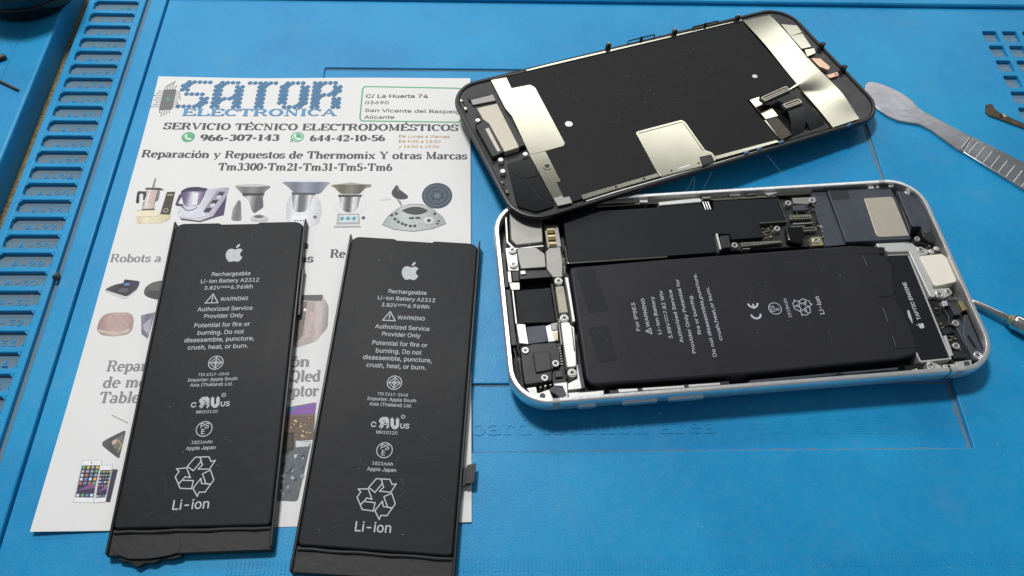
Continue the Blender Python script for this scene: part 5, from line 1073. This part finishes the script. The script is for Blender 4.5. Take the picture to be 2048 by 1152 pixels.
# thin pressed sheets: foot and home plate are bent to put light and dark bands into them
def sheet(name, left, right, zf, m, n=40, cols=6):
    B = MB(); rings = []
    for i in range(n+1):
        t = i/n
        def at(L):
            f = t*(len(L)-1); j = min(int(f), len(L)-2); q = f-j; return [L[j][c]*(1-q)+L[j+1][c]*q for c in (0, 1)]
        p, q = at(left), at(right); row = []
        for c in range(cols+1): u = c/cols; row.append((p[0]+(q[0]-p[0])*u, p[1]+(q[1]-p[1])*u, ZT+zf(u, t)))
        lo = [(x, y, 1.45) for x, y, z in (row[-1], row[0])]; rings.append(row+lo)
    B.loft(rings, m, True, True, True); return B.build(name, disp, smooth=30)
sheet('plate_foot', [(-54.95, -6.95), (-55.0, -14), (-55.2, -22), (-55.1, -29.6)], [(-49.5, -7.3), (-49.9, -15), (-50.2, -22), (-50.7, -30.0)], lambda u, t: -.02-.36*t*t, 'champagne_steel', 16)
sheet('home_plate', [(48.2, 28.7), (48.1, 10), (47.9, -8), (46.8, -12), (46.6, -30.6)], [(59.6, 28.0), (60.0, 12), (59.7, -4), (59.5, -18), (58.2, -30.0)], lambda u, t: .42*math.sin(t*9.5+.9*u)-.1*t, 'champagne_steel', 48)
dp('edge_rail', None, ZT+.02, 'champagne_steel', .1, poly=[(-40.2, 30.1), (48.2, 29.0), (48.2, 29.7), (-29.6, 31.0), (-40.2, 30.9)]); dp('edge_rail', None, ZT-.3, 'dark_bronze', .1, poly=[(-53, 30.6), (-40.4, 30.2), (-40.4, 31.0), (-52, 31.2)])
dp('edge_rail', None, ZT+.02, 'champagne_steel', .1, poly=[(-46.6, -28.0), (-20, -28.2), (-19.6, -29.8), (-36, -29.7), (-46.8, -29.9)]); dp('edge_rail', None, ZT+.02, 'champagne_steel', .1, poly=[(1.2, -28.2), (24.6, -29.0), (25.4, -30.2), (1.4, -29.8)]); dp('edge_rail', None, ZT-.35, 'bright_steel', .08, poly=[(-46, -30.3), (-36, -30.1), (50, -31.1), (50, -31.4), (-36, -30.6), (-46, -30.7)])
dp('square_plate', 'd_square', ZT+.06, 'champagne_steel', .12, .6, 2)
MB().tube([(-17.2, -10.6, ZT+.04), (-.9, -10.9, ZT+.04), (-.7, -12.2, ZT+.04), (-1.0, -25.0, ZT+.04)], .13, 'dark_bronze', 6).build('plate_groove', disp)
dp('foam_pad', 'd_sqblock', ZT+.35, 'black_plastic', .12); dp('plate_slot', None, ZT+.09, 'bright_steel', .02, poly=rect(-12.6, -29.2, -8.3, -28.6))
for x, y in D['d_sqscrew']: MB().prism(circ(x, y, .42, 12), ZT, ZT+.1, 'deep_black', .02).build('rivet_hole', disp)
for kx, r_ in (('d_hole1', 1.5), ('d_hole2', 1.15)):
    x, y = D[kx][0]; MB().prism([circ(x, y, r_, 20), circ(x, y+.08, r_-.22, 20)], ZT-.3, ZT-.1, 'dark_bronze', .04).build('hole_rim', disp); MB().prism(circ(x, y, r_-.2, 18), ZT-.4, ZT-.12, 'bright_steel', .02).build('hole_disc', disp)
x, y = D['d_ringhole'][0]; MB().prism([circ(x, y, 1.35, 20), circ(x, y, .85, 16)], ZT-.1, ZT+.15, 'champagne_steel', .06).build('ring', disp); MB().prism(circ(x, y, .9, 16), ZT-.1, ZT+.03, 'deep_black', .02).build('ring_hole', disp)
MB().prism([(-55.3, -26.3), (-52.4, -26.2), (-52.0, -27.2), (-50.3, -27.3), (-50.5, -30), (-55.2, -29.6)], ZT-.1, ZT+.12, 'steel', .06).build('plate_step', disp)
dp('ear_speaker', None, ZT+.9, 'black_plastic', .25, .3, 2, poly=[(-67.0, 10.2), (-62.5, 11.9), (-54.9, 12.0), (-54.7, -3.3), (-62.9, -3.9), (-66.8, -4.6)])
dp('speaker_cover', None, ZT+1.1, 'speaker_steel', .12, .3, 2, poly=[(-63.6, 17.6), (-56.4, 17.4), (-57.2, -3.7), (-62.4, -4.0), (-62.4, 9.5), (-63.5, 12.0)]); dp('speaker_cover', 'd_spk_plate2', ZT+1.0, 'speaker_steel', .1, .2)
dp('camera_window', 'd_recess', ZT-.2, 'steel', .12, .3); dp('camera_slot', None, ZT-.15, 'deep_black', .08, poly=[(-64.2, 24.6), (-56.4, 24.4), (-56.4, 23.2), (-64.2, 23.2)])
for x, y in D['d_pins']: MB().lathe(x, y, [(1.0, 1.4), (1.05, ZT+.3), (.75, ZT+.75), (.3, ZT+.8)], 'bright_steel', 16).build('locating_pin', disp, smooth=40)
for x, y in ((-65.6, 8.6), (-56.2, -1.9), (-65.3, -2.6), (-56.0, 10.8)): MB().prism(circ(x, y, .4, 10), ZT+.85, ZT+.93, 'deep_black', .02).build('screw_hole', disp)
for x, y in ((-66.8, 21.8), (-67.6, -16.9)): MB().prism([rect(x-.45, y-2.6, x+.45, y+2.6), rect(x-.2, y-1.2, x+.25, y+1.6)], 1.4, 2.45, 'champagne_steel', .1).build('side_clip', disp)
dp('folded_flex', 'd_flexBL', ZT-.2, 'gloss_black', .3, .8, 2)
for p0, p1 in (((-63.6, -11.0), (-60.5, -15.9)), ((-60.5, -15.9), (-55.4, -15.8)), ((-60.5, -15.9), (-58.9, -25.8))): MB().tube([(*p0, ZT-.22), (*p1, ZT-.12)], .16, 'black_plastic', 6).build('fold_line', disp, smooth=40)
for x, y in D['d_clipsT']: MB().prism(rnd(rect(x-.9, y-2.0, x+.9, y-.7), .3), 1.2, 4.0, 'dark_bronze', .25, 2).build('spring_clip', disp, smooth=40); MB().lathe(x, y-1.3, [(.35, 4.0), (.5, 4.3), (.2, 4.6)], 'gold', 10).build('clip_tip', disp, smooth=40)
L_ = D['d_loopsT']
for (x0, y0), (x1, y1) in ((L_[0], L_[1]), (L_[2], L_[3])):
    y = (y0+y1)/2-1.0; MB().tube([(x0, y, 1.5), (x0+.3, y, 3.2), (x1-.3, y, 3.2), (x1, y, 1.5)], .24, 'dark_bronze', 8).build('wire_loop', disp, smooth=40); MB().box((x0+x1)/2-.5, y-.4, 1.4, (x0+x1)/2+.3, y+.3, 3.7, 'black_plastic').build('loop_post', disp)
for i, kx in enumerate(('d_homebits', 'd_homebits2', 'd_homebits3')): dp('flex_plate', kx, ZT-.1+.04*i, 'champagne_steel', .1, .3)
dp('button_contact', 'd_copper', ZT+.3, 'copper', .15, .4, 2); MB().prism([circ(61.9, -2.0, 1.5, 18, 1.9), circ(61.9, -2, .7, 14, .9)], 1.4, ZT+.1, 'gold', .1).build('button_ring', disp); dp('copper_tab', 'd_coppertab', ZT, 'copper', .12, .5); MB().prism(circ(63.8, -8.6, .4, 10), ZT-.02, ZT+.04, 'deep_black', .01).build('tab_hole', disp)
for x, y in D['d_hookR']: MB().prism(rnd(rect(x-.7, y-.9, x+.4, y+.9), .2), 1.2, 3.9, 'black_plastic', .2).build('hook', disp); MB().box(x-.2, y-.6, 3.4, x+1.0, y+.6, 3.9, 'black_plastic', .12).build('hook_tip', disp)
dp('lower_recess', None, 1.75, 'deep_black', .05, poly=[(26.4, -10), (46.6, -9.4), (46.2, -30.2), (26.4, -30)]); dp('flex_plate', None, ZT-.25, 'dark_bronze', .1, poly=[(43.0, -17.5), (46.0, -20.0), (46.2, -24), (43.4, -23)]); dp('flex_plate', None, ZT-.2, 'bright_steel', .1, poly=[(40.6, -23.5), (42.2, -25.4), (42.4, -28.0), (40.2, -27.4)])
dp('flex_bracket', 'd_flexplate', ZT+.4, 'champagne_steel', .12, .3); dp('flex_bracket', None, ZT+.2, 'dark_bronze', .12, .4, poly=D['d_flexstrip']); dp('shield_edge', None, ZT+.05, 'champagne_steel', .08, poly=[(26.0, -19.6), (26.6, -19.6), (26.7, -29.8), (26.1, -29.8)])
dp('plate_tongue', None, ZT+.02, 'champagne_steel', .08, poly=[(43.0, -9.4), (48.5, -7.6), (48.6, -8.6), (43.4, -9.9)])
scuffs(disp, 61, -38, -6, 24, 27, ZT-.145, 34)
# two ribbon cables rising to their connectors
def ribbon(name, pts, wv, m):
    B = MB(); rr_ = []
    wv = Vector(wv)
    for p in pts: p = Vector(p); rr_.append([tuple(p-wv), tuple(p+wv), tuple(p+wv+Vector((0, 0, .18))), tuple(p-wv+Vector((0, 0, .18)))])
    B.loft(rr_, m, True, True, True); return B.build(name, disp, smooth=40)
ribbon('ribbon_cable', [(33.0, -29.0, 1.7), (34.4, -27.5, 2.8), (36.2, -24, 3.7), (37.4, -20.5, 4.2), (37.6, -17.4, 4.2)], (3.2, .5, 0), 'black_plastic')
ribbon('ribbon_cable', [(42, -28.5, 1.7), (41.6, -26, 3.0), (40.6, -21, 3.5), (39, -17, 4.4), (35, -12.6, 4.7)], (3.2, .4, 0), 'black_plastic')
def plug(x, y, z, ln, ang):
    B = MB(); B.prism(rrect(ln+.6, 3.0, .6, 4), 0, .7, 'black_plastic', .1); B.prism([rrect(ln-.2, 2.3, .5, 4), rrect(ln-1.4, 1.2, .3, 4)], .7, 1.3, 'speaker_steel', .1); B.prism(rrect(ln-1.9, .5, .15, 3), .7, 1.15, 'speaker_steel', .05)
    return B.build('cable_connector', disp, (x, y, z), (0, 0, ang))
plug(34.1, -12.6, 4.5, 12.0, .16); plug(37.3, -18.4, 4.1, 7.2, .08)
for x, y in D['d_blue']: MB().prism(rnd([(x-1.1, y-.5), (x+.9, y-.2), (x+1.2, y+.5), (x-.6, y+.4)], .25), 1.6, ZT+.25, 'blue_glue', .2).build('glue_remnant', disp)
PMW = Matrix.Translation((65.182, 114.114, 8.3)) @ Matrix.Rotation(.146, 4, 'Z'); inv = DMW.inverted()
for (x0, y0), (x1, y1) in (((-7.5, -31.6), (-7.6, 33.0)), ((-7.5, -31.6), (-5.2, 32.9)), ((-.5, -31.6), (-2.4, 32.9)), ((19.5, -31.8), (27.0, 32.9))):
    p0 = Vector((x0, y0, .6)); p1 = inv @ (PMW @ Vector((x1, y1, -.1))); mid = (p0+p1)/2+Vector((.12, 0, -.1)); MB().tube([tuple(p0), tuple(mid), tuple(p1)], .028, 'strand', 5).build('adhesive_strand', disp)

# ------------------------------------------------------------------ tools at the right
pry = thing('pry_tool', 'flat grey metal pry tool with ribbed grip, its tip by the screen', 'pry tool', (0, 0, .03), (0, 0, .07))
kk = K(.9)
pq = [(x*kk, y*kk) for x, y in [(138.3, 196.8), (139.4, 198.3), (141.6, 198.5), (145, 197.2), (148.8, 194.8), (152, 191.8), (153.8, 189.4), (154.6, 186.6), (156.4, 184.2), (163.9, 177.7), (170, 172.6)]]
qq = [(x*kk, y*kk) for x, y in [(164.6, 165.4), (163.0, 166.6), (156.1, 175.4), (152.6, 178.0), (149.8, 178.6), (146.0, 179.4), (142.6, 181.6), (140.1, 184.5), (136.6, 192.0)]]
MB().prism(pq+qq, 0, .85, 'tool_steel', .3, 3).build('blade', pry, smooth=50)
ax = Vector((-.66, .75)).normalized(); 
hq = [(170*kk, 172.6*kk), (184.8*kk, 161.0*kk), (205, 142), (197, 130), (180.3*kk, 149.2*kk), (164.6*kk, 165.4*kk)]
MB().prism(hq, 0, 1.0, 'tool_steel', .3, 3).build('handle', pry, smooth=50)
for i in range(13):
    t = i/12; a0 = Vector((169.5, 172.2))*kk; b0 = Vector((163.4, 165.9))*kk; d_ = Vector((27.0, -29.0)); p = a0+d_*t*.85; q = b0+d_*t*.85+Vector((.75, .8)); p = p-Vector((.4, .45))
    MB().tube([(p.x, p.y, 1.0), (q.x, q.y, 1.0)], .22, 'bright_steel', 6).build('grip_rib', pry, smooth=40)
drv = thing('screwdriver', 'steel precision screwdriver, its tip reaching under the right end of the phone', 'screwdriver', (0, 0, 0), (0, 0, .07))
k3 = K(2.6); A0 = Vector((148.2*K(1.4), 106.8*K(1.4), 1.25)); A1 = Vector((157.8*k3, 100.9*k3, 2.4)); dv = (A1-A0).normalized()
MB().tube([tuple(A0), tuple(A0+dv*.6), tuple(A1)], [.8, 1.05, 1.1], 'driver_steel', 16).build('shaft', drv, smooth=40)
MB().tube([tuple(A1-dv*.2), tuple(A1), tuple(A1+dv*.9), tuple(A1+dv*1.2)], [1.2, 1.5, 1.5, 2.0], 'gold', 20).build('collar', drv, smooth=40)
h0 = A1+dv*1.2; hd = Vector((dv.x, dv.y, 0)).normalized(); h0.z = 2.5
MB().tube([tuple(h0), tuple(h0+hd*.5), tuple(h0+hd*7), tuple(h0+hd*7.3), tuple(h0+hd*8.3), tuple(h0+hd*8.6), tuple(h0+hd*60)], [2.0, 2.35, 2.35, 2.0, 2.0, 2.5, 2.5], 'driver_steel', 24).build('handle', drv, smooth=40)
br = thing('metal_bracket', 'small thin brown-grey metal bracket lying above the pry tool', 'bracket', (0, 0, .03), (0, 0, .07))
kb = K(.6)
MB().prism([(x*kb, y*kb) for x, y in [(180.4, 187.6), (182.8, 188.1), (182.9, 185.6), (184.4, 183.6), (191, 178.8), (200, 172.5), (198.8, 170.6), (190.3, 176.5), (179.8, 182.4), (179.0, 183.9)]], 0, .55, 'dark_steel', .12).build('strip', br)
MB().prism(circ(184.0*kb, 182.0*kb, .75, 12), .5, .68, 'deep_black', .03).build('hole', br); MB().prism(rect(184.6*kb, 181.4*kb, 185.6*kb, 183.0*kb), .5, .8, 'gold', .05).build('contact', br)

# ------------------------------------------------------------------ dust and crumbs on the mat
rr = random.Random(21); du = MB()
for i in range(300):
    x, y = rr.uniform(-118, 205), rr.uniform(20, 235); inside = RX0 < x < RX1 and RY0 < y < RY1; z = (-.7 if y > RM else -1.5) if inside else 0
    r_ = rr.choice([.05, .06, .08, .1, .15]) if i % 40 else rr.uniform(.2, .32); m = 'speck' if rr.random() < .7 else 'speck_dark'
    q = W(x, y, z); t = rr.uniform(0, 3)
    du.add([(q[0]+r_*math.cos(t), q[1]+r_*math.sin(t), q[2]), (q[0]+r_*math.cos(t+2), q[1]+r_*math.sin(t+2), q[2]), (q[0]+r_*1.5*math.cos(t+4), q[1]+r_*math.sin(t+4), q[2]), (q[0], q[1], q[2]+r_*.7)], [(0, 1, 3), (1, 2, 3), (2, 0, 3), (0, 2, 1)], m)
for i in range(110):                                                    # crumbs caught in the slots and grooves
    n = rr.randint(10, 36); x = rr.uniform(-147, -131.6)*kc if i % 4 else rr.uniform(-128.4, -127.4)*kc; y = slot_y(n)-rr.uniform(.4, 4.6); q = W(x, y, zc-1.45-3.2 if i % 4 else -3.2+M0-1.4); r_ = rr.uniform(.07, .26); t = rr.uniform(0, 3)
    du.add([(q[0]+r_*math.cos(t), q[1]+r_*math.sin(t), q[2]), (q[0]+r_*math.cos(t+2), q[1]+r_*math.sin(t+2), q[2]), (q[0]+r_*1.5*math.cos(t+4), q[1]+r_*math.sin(t+4), q[2]), (q[0], q[1], q[2]+r_*.7)], [(0, 1, 3), (1, 2, 3), (2, 0, 3), (0, 2, 1)], 'speck_dark' if rr.random() < .7 else 'speck')
tag(du.build('dust_specks'), 'scattered tiny pale specks of dust on the blue mat', 'dust', kind='stuff')
